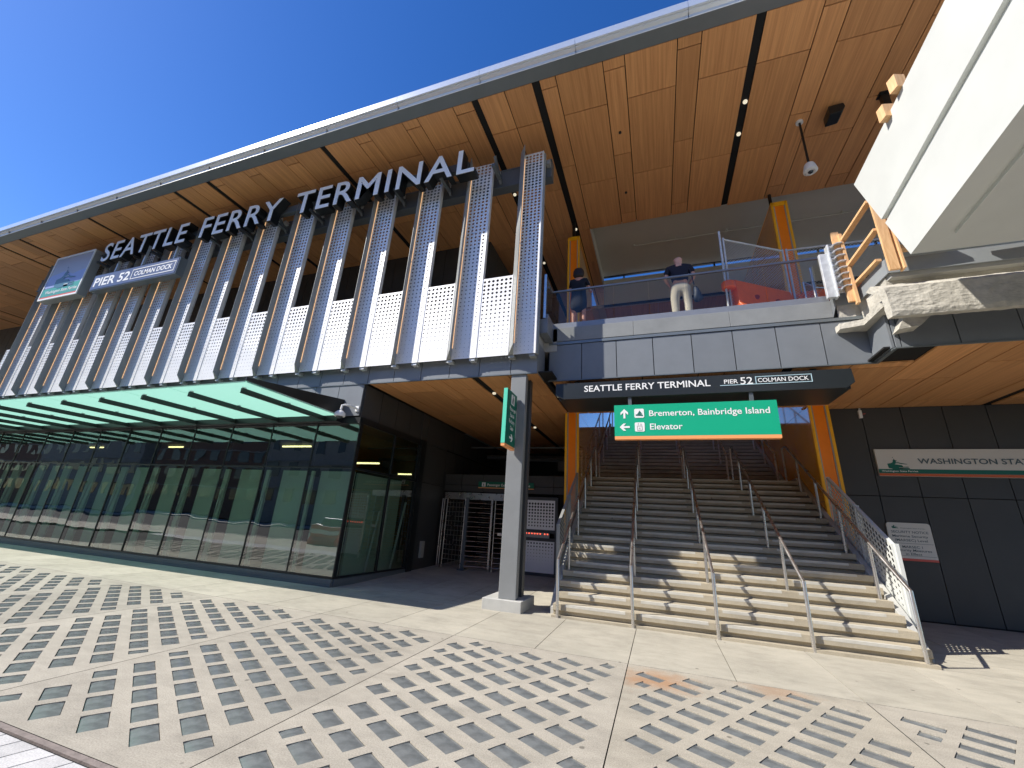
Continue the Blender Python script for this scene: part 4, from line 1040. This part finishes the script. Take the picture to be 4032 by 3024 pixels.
# ================================================================== PEDESTRIAN BRIDGE (unfinished)
BR = thing('footbridge', (6, 7.9, 6.2), 'unfinished footbridge deck with rough concrete edge and grey metal flashing at the right', 'bridge')
mb = MB()
def strip(mb, pts, z0, z1, th):
    for (a, b) in zip(pts[:-1], pts[1:]):
        a = Vector((*a, 0)); b = Vector((*b, 0)); d = (b-a).normalized(); n = Vector((-d.y, d.x, 0)) * th
        mb.add([(a.x, a.y, z0), (b.x, b.y, z0), (b.x+n.x, b.y+n.y, z0), (a.x+n.x, a.y+n.y, z0), (a.x, a.y, z1), (b.x, b.y, z1), (b.x+n.x, b.y+n.y, z1), (a.x+n.x, a.y+n.y, z1)],
               [(0,3,2,1),(4,5,6,7),(0,1,5,4),(1,2,6,5),(2,3,7,6),(3,0,4,7)])
strip(mb, [(3.60, 8.90), (3.95, 8.89)], 6.12, 6.40, .03); strip(mb, [(3.955, 8.88), (4.03, 7.85)], 6.12, 6.40, .03); strip(mb, [(4.04, 7.84), (10.5, 7.82)], 6.12, 6.40, .03)
mb.prism([(3.52, 6.215), (3.60, 6.40), (3.60, 6.12), (3.52, 5.85)], 'y', 8.87, 8.9)
build('edge_flashing', mb, simple('flashing_paint', (.25, .27, .28), .45, 0, .5, .06, 3), BR)
mb = MB(); mb.prism([(3.6, 8.95), (4.0, 8.9), (4.08, 7.88), (10.5, 7.86), (10.5, 9.0), (3.6, 9.0)], 'z', 6.05, 6.2); build('deck_slab', mb, M['smooth'], BR)
def rough_block(name, polys, seed, amp=.035):
    m = MB()
    for axis, a, b, pts in polys: m.prism(pts, axis, a, b)
    o = build(name, m, M['rough'], BR)
    bm = bmesh.new(); bm.from_mesh(o.data)
    bmesh.ops.remove_doubles(bm, verts=bm.verts, dist=.0005)
    for it in range(7):
        long = [e for e in bm.edges if e.calc_length() > .09]
        if not long: break
        bmesh.ops.subdivide_edges(bm, edges=long, cuts=1, use_grid_fill=False)
        bmesh.ops.triangulate(bm, faces=bm.faces)
    rnd = random.Random(seed)
    bm.normal_update()
    import mathutils
    for w_ in bm.verts:
        h = mathutils.noise.fractal(w_.co*6.0, .7, 2.1, 4); h2 = mathutils.noise.noise(w_.co*30)
        w_.co += w_.normal*(h*amp + h2*amp*.45)
    bm.to_mesh(o.data); bm.free()
    return o
rough_block('broken_concrete_edge', [('x', 3.72, 10.5, [(7.42, 5.08), (7.40, 5.16), (7.44, 5.62), (7.80, 5.86), (8.00, 5.86), (7.60, 5.56), (7.56, 5.10)])], 3, .010)
rough_block('concrete_web', [('x', 4.05, 10.5, [(8.02, 5.76), (8.0, 6.12), (8.18, 6.12), (8.18, 5.76)])], 5, .006)
rough_block('concrete_ledge', [('z', 5.49, 5.61, [(3.50, 8.86), (3.50, 8.66), (3.84, 8.56), (3.86, 7.73), (4.10, 7.73), (4.10, 8.86)])], 7, .010)
rough_block('concrete_fill', [('z', 5.58, 6.12, [(3.62, 8.97), (3.62, 8.915), (3.99, 8.905), (4.09, 8.02), (4.2, 8.02), (4.2, 8.97)])], 9, .006)
rough_block('broken_concrete_lump', [('y', 7.95, 8.18, [(4.02, 5.08), (4.32, 5.12), (4.62, 5.40), (4.2, 5.42)])], 11, .012)
# white box beam overhead
WB = thing('white_box_beam', (5.6, 6.04, 5.33), 'huge white painted box beam crossing overhead at the upper right', 'beam')
def yz(a): return a
top = lambda y: 7.301 + (6.848-y)*.0854
bot = lambda y: 5.327 + (6.039-y)*.103
gv = lambda y: 6.166 + (6.395-y)*.153
yN = -9.
mb = MB(); mb.prism([(6.848, top(6.848)), (6.42, gv(6.42)+.062), (yN, gv(yN)+.062), (yN, top(yN))], 'x', 3.4, 7.9)
mb.prism([(6.36, gv(6.36)-.062), (6.039, bot(6.039)), (yN, bot(yN)), (yN, gv(yN)-.062)], 'x', 3.4, 7.9)
build('side_plate', mb, M['white'], WB)
mb = MB(); mb.prism([(6.36, gv(6.39)+.062), (6.31, gv(6.36)-.062), (yN, gv(yN)-.062), (yN, gv(yN)+.062)], 'x', 3.455, 7.8); build('groove', mb, M['white'], WB)
mb = MB(); mb.prism([(5.67, bot(5.67)-.05), (5.67, bot(5.67)+.02), (yN, bot(yN)+.02), (yN, bot(yN)-.05)], 'x', 3.68, 3.72); build('drip_strip', mb, M['white'], WB)
# lumber guard at the slab corner
G = thing('lumber_guardrail', (3.9, 8.2, 6.1), 'temporary raw lumber guardrail of two posts and three rails at the slab corner', 'guardrail')
def lum(p, q, w, h, name='rail', parent=G): m = MB(); m.beam(p, q, w, h, up=(1, 0, 0)); return build(name, m, M['lumber'], parent)
m = MB(); m.beam((3.80, 8.66, 6.05), (3.78, 8.72, 7.72), .13, .05, up=(0, 1, 0)); m.beam((3.86, 8.63, 5.98), (3.84, 8.68, 7.62), .05, .10, up=(0, 1, 0)); build('post', m, M['lumber'], G)
m = MB(); m.beam((4.0, 7.58, 6.02), (3.99, 7.60, 7.62), .14, .05, up=(0, 1, 0)); m.beam((4.13, 7.60, 6.02), (4.11, 7.62, 7.6), .03, .14, up=(0, 1, 0)); build('post', m, M['lumber'], G)
lum((3.93, 7.62, 7.52), (3.87, 8.74, 7.46), .05, .10); lum((3.93, 7.62, 6.90), (3.87, 8.74, 6.84), .05, .10); lum((3.98, 7.9, 6.44), (3.92, 8.74, 6.44), .05, .09)
for (nm, p, q, lab) in (('lumber_plank', (4.2, 7.72, 6.50), (4.9, 7.74, 6.50), 'short raw lumber plank on the bridge deck under the white beam tip'),
                        ('lumber_plank', (5.25, 7.66, 6.47), (7.4, 7.7, 6.49), 'raw lumber plank lying on the bridge deck at the right edge'),
                        ('lumber_block', (3.32, 5.28, 7.55), (3.45, 5.32, 7.55), 'raw lumber block on the top edge of the white beam'),
                        ('lumber_block', (3.31, 5.62, 7.43), (3.45, 5.65, 7.43), 'lower raw lumber block beside the white beam edge')):
    m = MB(); m.beam(p, q, .14 if 'plank' in nm else .12, .07 if 'plank' in nm else .22); o = build(nm, m, M['lumber']); tag(o, lab, 'lumber')
# galvanised bracket stack
t = thing('galvanised_bracket_stack', (3.6, 8.75, 6.2), 'vertical stack of galvanised steel brackets beside the lumber post', 'brackets')
m = MB(); m.box(3.44, 3.60, 8.72, 8.80, 6.22, 7.25); m.box(3.585, 3.62, 8.66, 8.82, 6.2, 7.42); build('backplate', m, M['galv'], t, bevel=.01)
for i in range(8):
    z0 = 6.32 + i*.142
    m = MB(); th = .018
    pts = [(3.62, z0), (3.66, z0+.05), (3.74, z0+.09), (3.83, z0+.09), (3.83, z0+.09-th), (3.745, z0+.09-th), (3.68, z0+.04), (3.66, z0)]
    m.prism(pts, 'y', 8.6, 8.82); m.box(3.62, 3.83, 8.70, 8.715, z0-.03, z0+.085); build('bracket', m, M['galv'], t)
# ================================================================== BALCONY OBJECTS
def barrier(p, q, label):
    p = Vector(p); q = Vector(q); d = (q-p); L_ = d.length
    t = thing('water_barrier', ((p+q)/2), label, 'barrier', 'orange plastic barriers on the balcony')
    a = math.atan2(d.y, d.x); W = lambda x_, y_, z_: (p.x + x_*math.cos(a) - y_*math.sin(a), p.y + x_*math.sin(a) + y_*math.cos(a), z_)
    prof = [(-.28, 6.2), (.28, 6.2), (.28, 6.42), (.14, 6.62), (.09, 7.22), (.05, 7.26), (-.05, 7.26), (-.09, 7.22), (-.14, 6.62), (-.28, 6.42)]
    m = MB(); n = len(prof); vs = [W(x_, y_, z_) for x_ in (0, L_) for y_, z_ in prof]
    m.add(vs, [tuple(range(n)), tuple(reversed(range(n, 2*n)))] + [(i, (i+1) % n, (i+1) % n+n, i+n) for i in range(n)])
    m.lathe((p.x-.12*math.cos(a), p.y-.12*math.sin(a), 7.0), [(.13, 0), (.15, .02), (.15, .16), (.13, .18)], 14)
    o = build('body', m, M['barrier'], t, bevel=.015)
    m = MB()
    for f in (.28, .6): 
        c = W(L_*f, -.125, 6.85); m.lathe(c, [(.055, -.02), (.055, .02)], 14, axis='y')
    build('hole_shade_disc', m, simple('barrier_hole_shade', (.35, .03, .012), .6), t)  # solid dark red discs paint the shade inside the holes
    m = MB(); vs = []
    for f0, f1 in ((.06, .42), (.55, .95)):
        m.add([W(L_*f0, -.285, 6.25), W(L_*f1, -.285, 6.25), W(L_*(f1-.05), -.20, 6.56), W(L_*(f0+.02), -.20, 6.56)], [(0, 1, 2, 3)])
    build('fork_pocket_face', m, simple('orange_plastic_worn', (.95, .22, .06), .4), t)
    return t
barrier((1.92, 9.35, 6.2), (3.45, 10.35, 6.2), 'left orange plastic water barrier behind the balcony glass, standing skewed')
barrier((3.55, 10.3, 6.2), (5.2, 10.1, 6.2), 'right orange plastic water barrier beside the galvanised brackets')
def fence(p, q, z0, z1, label, extra=False):
    p = Vector(p); q = Vector(q); t = thing('chain_link_fence', (p.x, p.y, z0), label, 'fence', 'chain-link fence panels on the balcony')
    m = MB(); m.tube([(p.x, p.y, z0), (p.x, p.y, z1)], .024, 8)
    if extra: m.tube([(p.x-.08, p.y-.06, z0-.4+.45), (p.x-.08, p.y-.06, z1+.16)], .026, 8)
    build('post', m, M['galv'], t)
    m = MB(); m.tube([(q.x, q.y, z0), (q.x, q.y, z1)], .024, 8); build('post', m, M['galv'], t)
    m = MB(); m.tube([(p.x, p.y, z1-.04), (q.x, q.y, z1-.04)], .022, 8); build('rail', m, M['galv'], t); m = MB(); m.tube([(p.x, p.y, z0+.1), (q.x, q.y, z0+.1)], .018, 8); build('rail', m, M['galv'], t)
    m = MB(); L_ = math.hypot(q.x-p.x, q.y-p.y); H = z1-z0-.15; st = .075
    def P(s_, h): f = s_/L_; return (p.x+(q.x-p.x)*f, p.y+(q.y-p.y)*f, z0+.1+h)
    k = -int(H/st)
    while k*st < L_:
        for sg in (1, -1):
            s0 = k*st; pts = []
            a0 = max(0, s0); a1 = min(L_, s0+H)
            if a1 - a0 > .02:
                h0, h1 = a0-s0, a1-s0
                if sg < 0: h0, h1 = H-h0, H-h1
                m.tube([P(a0, h0), P(a1, h1)], .0028, 3, cap=False)
        k += 1
    build('wire_mesh', m, M['galv'], t)
fence((1.84, 9.32), (3.28, 10.15), 6.25, 8.45, 'left chain-link fence panel above the orange barrier, with a tall end post', True)
fence((3.36, 10.15), (5.4, 10.2), 6.25, 8.45, 'right chain-link fence panel in front of the orange-ended wall')
t = thing('steel_hoop_rail', (3.4, 9.3, 6.2), 'short stainless hoop rail behind the right end of the balcony glass', 'railing')
m = MB(); m.tube([(3.44, 9.25, 6.2), (3.44, 9.25, 7.27)], .028, 10); build('tall_post', m, M['stainless'], t)
m = MB(); m.tube([(3.28, 9.3, 6.2), (3.28, 9.3, 6.97), (3.6, 9.6, 6.97), (3.9, 9.7, 6.97)], .02, 8); build('hoop', m, M['stainless'], t)
# ================================================================== PEOPLE
def skin_mesh(name, nodes, edges, mat, parent, sub=2):
    me = bpy.data.meshes.new(name)
    off = origin(parent)
    me.from_pydata([Vector(n[0]) - off for n in nodes], edges, [])
    o = bpy.data.objects.new(name, me); COL.objects.link(o)
    mod = o.modifiers.new('skin', 'SKIN'); mod.use_smooth_shade = True
    for i, n in enumerate(nodes):
        r = n[1] if isinstance(n[1], tuple) else (n[1], n[1])
        me.skin_vertices[0].data[i].radius = r
    me.skin_vertices[0].data[0].use_root = True
    sb = o.modifiers.new('sub', 'SUBSURF'); sb.levels = sub; sb.render_levels = sub
    bpy.context.view_layer.update()
    m2 = bpy.data.meshes.new_from_object(o.evaluated_get(bpy.context.evaluated_depsgraph_get()))
    o.modifiers.clear(); o.data = m2; m2.materials.clear(); m2.materials.append(mat)
    for p in m2.polygons: p.use_smooth = True
    o.parent = parent
    return o
def person(x, y, z, h, label, kind):
    t = thing('person', (x, y, z), label, 'person')
    k = h/1.75
    P = lambda a, b, c: (x + a*k, y + b*k, z + c*k)
    fwd = 1   # facing away from the street (+Y)
    nodes = [(P(0, 0, .95), (.15*k, .10*k)), (P(0, .01, 1.15), (.135*k, .095*k)), (P(0, .02, 1.36), (.155*k, .095*k)), (P(0, .03, 1.48), (.072*k, .065*k)), (P(0, .05, 1.59), (.096*k, .102*k)), (P(0, .055, 1.67), (.09*k, .10*k)),
             (P(-.10, 0, .86), .085*k), (P(-.12, .02, .48), .058*k), (P(-.12, -.01, .09), .040*k), (P(-.13, .13, .04), .035*k),
             (P(.10, 0, .86), .085*k), (P(.12, .03, .48), .058*k), (P(.13, 0, .09), .040*k), (P(.15, .13, .04), .035*k)]
    ed = [(0,1),(1,2),(2,3),(3,4),(4,5),(0,6),(6,7),(7,8),(8,9),(0,10),(10,11),(11,12),(12,13)]
    if kind == 'm':
        armL = [(P(-.20, .02, 1.38), .055*k), (P(-.32, .02, 1.12), .048*k), (P(-.22, .22, 1.06), .03*k), (P(-.18, .30, 1.06), (.03*k, .02*k))]
        armR = [(P(.20, .02, 1.38), .055*k), (P(.32, .02, 1.12), .048*k), (P(.22, .22, 1.06), .03*k), (P(.18, .30, 1.06), (.03*k, .02*k))]
    else:
        armL = [(P(-.17, .02, 1.37), .042*k), (P(-.22, .05, 1.12), .034*k), (P(-.08, .24, 1.12), .026*k), (P(-.03, .30, 1.15), (.026*k, .018*k))]
        armR = [(P(.17, .02, 1.37), .042*k), (P(.25, .06, 1.14), .034*k), (P(.25, .25, 1.22), .026*k), (P(.24, .32, 1.26), (.026*k, .018*k))]
    for arm in (armL, armR):
        b = len(nodes); nodes += arm; ed += [(2, b), (b, b+1), (b+1, b+2), (b+2, b+3)]
        hx, hy, hz = arm[-1][0]; sgn = -1 if arm is armL else 1
        for f, (dx, ln) in enumerate(((-.024, .07), (-.008, .08), (.008, .075), (.024, .06))):   # fingers
            i = len(nodes); nodes += [((hx+dx*k, hy+.03*k, hz), .009*k), ((hx+dx*k, hy+(.03+ln*.55)*k, hz-.008*k), .0085*k), ((hx+dx*k, hy+(.03+ln*.85)*k, hz-.03*k), .0075*k)]
            ed += [(b+3, i), (i, i+1), (i+1, i+2)]
        i = len(nodes); nodes += [((hx-sgn*.035*k, hy+.01*k, hz+.005*k), .010*k), ((hx-sgn*.05*k, hy+.045*k, hz-.01*k), .009*k)]; ed += [(b+3, i), (i, i+1)]
    body = skin_mesh('body', nodes, ed, M['skinp'] if kind == 'm' else M['skin'], t)
    # face, on the far side of the head
    hc = Vector(P(0, .055, 1.63))
    m = MB(); m.lathe((hc.x, hc.y+.085*k, hc.z-.005*k), [(.004, .03*k), (.012*k, .015*k), (.014*k, -.01*k)], 8, axis='y')
    for s_ in (-1, 1): m.lathe((hc.x+s_*.085*k, hc.y-.01*k, hc.z-.01*k), [(.004, -.012*k), (.026*k, -.006*k), (.026*k, .006*k), (.004, .012*k)], 8, axis='x')
    build('ears_and_nose', m, M['skinp'] if kind == 'm' else M['skin'], t)
    m = MB()
    for s_ in (-1, 1): m.lathe((hc.x+s_*.03*k, hc.y+.078*k, hc.z+.02*k), [(.004, 0), (.01*k, .004*k), (.004, .01*k)], 8, axis='y')
    m.box(hc.x-.025*k, hc.x+.025*k, hc.y+.07*k, hc.y+.082*k, hc.z-.052*k, hc.z-.045*k); build('eyes_and_mouth', m, M['hair'], t)
    if kind == 'm':
        sh = [(P(0, 0, .93), (.20*k, .13*k)), (P(0, .01, 1.12), (.20*k, .125*k)), (P(0, .02, 1.36), (.225*k, .12*k)), (P(0, .03, 1.46), (.13*k, .085*k)),
              (P(-.22, .02, 1.37), .085*k), (P(-.285, .02, 1.20), .075*k), (P(.22, .02, 1.37), .085*k), (P(.285, .02, 1.20), .075*k)]
        skin_mesh('t_shirt', sh, [(0,1),(1,2),(2,3),(2,4),(4,5),(2,6),(6,7)], M['tee'], t)
        tr = [(P(0, 0, .96), (.195*k, .13*k)), (P(0, 0, .88), (.20*k, .135*k)), (P(-.115, 0, .76), .125*k), (P(-.135, .02, .46), .095*k), (P(-.13, 0, .10), .080*k), (P(.115, 0, .76), .125*k), (P(.14, .03, .46), .095*k), (P(.14, 0, .10), .080*k)]
        skin_mesh('trousers', tr, [(0,1),(1,2),(2,3),(3,4),(1,5),(5,6),(6,7)], M['trousers'], t)
        m = MB()
        for s_ in (-1, 1): m.box(x+s_*.13*k-.05, x+s_*.13*k+.05, y-.08, y+.2, z, z+.09)
        build('shoes', m, M['shoe'], t, bevel=.03)
    else:
        dr = [(P(0, 0, .48), (.22*k, .16*k)), (P(0, 0, .75), (.225*k, .15*k)), (P(0, 0, 1.0), (.20*k, .13*k)), (P(0, .01, 1.18), (.19*k, .12*k)), (P(0, .02, 1.36), (.20*k, .11*k)), (P(0, .03, 1.44), (.08*k, .07*k)),
              (P(-.17, .02, 1.37), .062*k), (P(-.21, .045, 1.18), .055*k), (P(.17, .02, 1.37), .062*k), (P(.24, .05, 1.20), .055*k)]
        skin_mesh('dress', dr, [(0,1),(1,2),(2,3),(3,4),(4,5),(4,6),(6,7),(4,8),(8,9)], M['dress'], t)
        hr = [(P(0, .02, 1.70), (.115*k, .11*k)), (P(0, .0, 1.61), (.145*k, .12*k)), (P(0, -.03, 1.50), (.15*k, .10*k)), (P(0, -.04, 1.42), (.12*k, .07*k))]
        skin_mesh('hair', hr, [(0,1),(1,2),(2,3)], M['hair'], t)
        m = MB()
        for s_ in (-1, 1): m.box(x+s_*.12*k-.04, x+s_*.12*k+.04, y-.07, y+.17, z, z+.05)
        build('shoes', m, M['shoe'], t, bevel=.02)
    return t
person(.78, 9.12, 6.22, 1.82, 'bald man in navy T-shirt and beige trousers seen from behind at the balcony glass', 'm')
person(-1.64, 9.12, 6.22, 1.86, 'woman with short dark hair and dark dress seen from behind at the balcony', 'f')
tB = thing('shoulder_bag', (1.07, 9.12, 6.7), 'crumpled navy bag hanging at the right side of the bald man', 'bag')
bg = skin_mesh('bag_body', [((1.08, 9.10, 7.08), (.07, .05)), ((1.12, 9.10, 6.95), (.10, .07)), ((1.15, 9.10, 6.80), (.12, .08)), ((1.07, 9.10, 6.66), (.08, .06)), ((1.22, 9.10, 6.72), (.05, .04))], [(0,1),(1,2),(2,3),(2,4)], M['bag'], tB)
m = MB(); m.tube([(1.07, 9.06, 7.10), (1.04, 9.05, 7.35), (.99, 9.08, 7.62)], .012, 6); build('strap', m, M['bag'], tB)
# ================================================================== STREET BEHIND THE CAMERA (seen only in the glass)
def street_building(x0, x1, y0, h, floors, mat, label):
    t = thing('street_building', ((x0+x1)/2, y0, 0), label, 'building', 'buildings across the street')
    m = MB(); m.box(x0, x1, y0-14, y0, 0, h); m.box(x0-.2, x1+.2, y0-14.2, y0+.3, h, h+.5); build('walls', m, mat, t)
    m = MB(); nb = int((x1-x0)/3.2)
    for f in range(floors):
        for b in range(nb):
            xc = x0 + (b+.5)*(x1-x0)/nb; zc = 1.6 + (f+.35)*(h-2)/floors
            m.box(xc-.8, xc+.8, y0+.02, y0+.06, zc-.2, zc+1.6)
    build('windows', m, M['darkglass'], t)
    m = MB()
    for f in range(1, floors): z_ = 1.2 + f*(h-2)/floors; m.box(x0, x1, y0+.0, y0+.18, z_-.15, z_)
    build('string_course', m, M['stone'], t)
street_building(-150, -112, -30, 22, 6, M['brick'], 'long red brick block far down the street')
street_building(-110, -82, -28, 26, 7, M['stone'], 'tall pale stone block far down the street')
street_building(-80, -54, -29, 17, 5, M['brick'], 'brick block left of the pale office block across the street')
street_building(-52, -34, -27, 19, 5, M['stone'], 'pale stone office block across the street')
street_building(-32, -16, -26, 14, 4, M['brick'], 'red brick four-storey block across the street')
street_building(-13, 4, -27, 17, 5, M['brick'], 'tall red brick block across the street')
street_building(7, 26, -26, 21, 6, M['stone'], 'tall pale stone block across the street at the right')
def street_barrier(x, y, label):
    t = thing('street_barrier', (x, y, 0), label, 'barrier', 'red plastic barriers along the street edge')
    m = MB(); prof = [(-.25, 0), (.25, 0), (.25, .2), (.1, .4), (.07, .95), (-.07, .95), (-.1, .4), (-.25, .2)]
    m.prism([(y+a, b) for a, b in prof], 'x', x, x+1.85); build('body', m, simple('red_plastic', (.55, .07, .05), .5), t, bevel=.01)
    m = MB(); m.box(x, x+1.85, y+.105, y+.115, .55, .75); build('white_band', m, M['whitep'], t)
pos = ['first', 'second', 'third', 'fourth', 'fifth', 'sixth', 'seventh', 'eighth']
for i in range(8): street_barrier(-17.5 + i*2.1, -1.8, 'red plastic street barrier, %s from the left along the kerb' % pos[i])
def car(x, y, col, label):
    t = thing('parked_car', (x, y, -.1), label, 'car', 'cars parked across the street')
    m = MB(); z = -.1
    m.prism([(x-2.2, z+.3), (x+2.2, z+.3), (x+2.25, z+.75), (x+1.3, z+.92), (x-1.9, z+.95), (x-2.25, z+.75)], 'y', y-.85, y+.85)
    m.prism([(x-1.75, z+.94), (x+1.2, z+.92), (x+.45, z+1.42), (x-1.2, z+1.44)], 'y', y-.72, y+.72)
    build('body', m, simple('car_paint', col, .25, .3, coat=.8), t, bevel=.06)
    m = MB(); m.prism([(x-1.55, z+.98), (x+1.0, z+.96), (x+.38, z+1.36), (x-1.15, z+1.38)], 'y', y-.73, y+.73); build('side_window', m, M['darkglass'], t)
    for sx in (-1.4, 1.4):
        for sy in (-.8, .62):
            m = MB(); m.lathe((x+sx, y+sy, z+.33), [(.2, 0), (.33, .0), (.33, .18), (.2, .18)], 18, axis='y'); build('wheel', m, M['blackmatt'], t)
for x_, c_, l_ in ((-20, (.5, .5, .52), 'silver saloon car parked farthest left across the street'), (-14.6, (.05, .07, .12), 'dark blue saloon car parked across the street'), (-9.2, (.6, .6, .6), 'white saloon car parked across the street'), (-3.6, (.04, .04, .045), 'black saloon car parked across the street')):
    car(x_, -7.5, c_, l_)
# ================================================================== SKY, SUN, CAMERA
sd = Vector((.93, .53, -1.)).normalized()      # the way the sunlight travels
el = math.asin(-sd.z); az = math.atan2(-sd.x, -sd.y)     # sun azimuth from +Y towards +X
w = bpy.data.worlds.new('World'); S.world = w; w.use_nodes = True; nt = w.node_tree
bgn = nt.nodes['Background']; sk = nt.nodes.new('ShaderNodeTexSky'); sk.sky_type = 'NISHITA'; sk.sun_disc = False
sk.sun_elevation = el; sk.sun_rotation = az; sk.air_density = 1.0; sk.dust_density = .25; sk.ozone_density = 2.6; sk.altitude = 0
hs_ = nt.nodes.new('ShaderNodeHueSaturation'); hs_.inputs['Saturation'].default_value = 1.34; hs_.inputs['Hue'].default_value = .514; nt.links.new(sk.outputs[0], hs_.inputs['Color']); nt.links.new(hs_.outputs[0], bgn.inputs[0]); bgn.inputs[1].default_value = .125
sl = bpy.data.lights.new('sun', 'SUN'); sl.energy = 5.0; sl.angle = R(.53); sl.color = (1., .95, .87)
so = bpy.data.objects.new('sun', sl); COL.objects.link(so); so.rotation_mode = 'QUATERNION'; so.rotation_quaternion = sd.to_track_quat('-Z', 'Y')
so.location = (-30, -20, 40)
cam = bpy.data.cameras.new('camera'); co = bpy.data.objects.new('camera', cam); COL.objects.link(co)
P_, RR_, Yw = R(18.84), R(3.46), R(-19.98)
f_ = Vector((math.sin(Yw)*math.cos(P_), math.cos(Yw)*math.cos(P_), math.sin(P_))); rt_ = Vector((math.cos(Yw), -math.sin(Yw), 0)); up_ = rt_.cross(f_)
c_, s_ = math.cos(RR_), math.sin(RR_); r2 = rt_*c_ + up_*s_; u2 = up_*c_ - rt_*s_
mat = Matrix((( r2.x, u2.x, -f_.x), (r2.y, u2.y, -f_.y), (r2.z, u2.z, -f_.z))).to_4x4(); mat.translation = Vector((0, 0, 1.6))
co.matrix_world = mat; cam.sensor_width = 36; cam.lens = 1600/4032*36; cam.clip_start = .05; cam.clip_end = 1000
S.camera = co
S.view_settings.view_transform = 'Standard'; S.view_settings.look = 'None'; S.view_settings.exposure = .58; S.view_settings.gamma = 1
S.cycles.max_bounces = 10; S.cycles.diffuse_bounces = 5; S.cycles.glossy_bounces = 5; S.cycles.transparent_max_bounces = 16; S.cycles.sample_clamp_indirect = 6
S.cycles.use_denoising = True
try: S.cycles.denoiser = 'OPENIMAGEDENOISE'
except Exception: pass
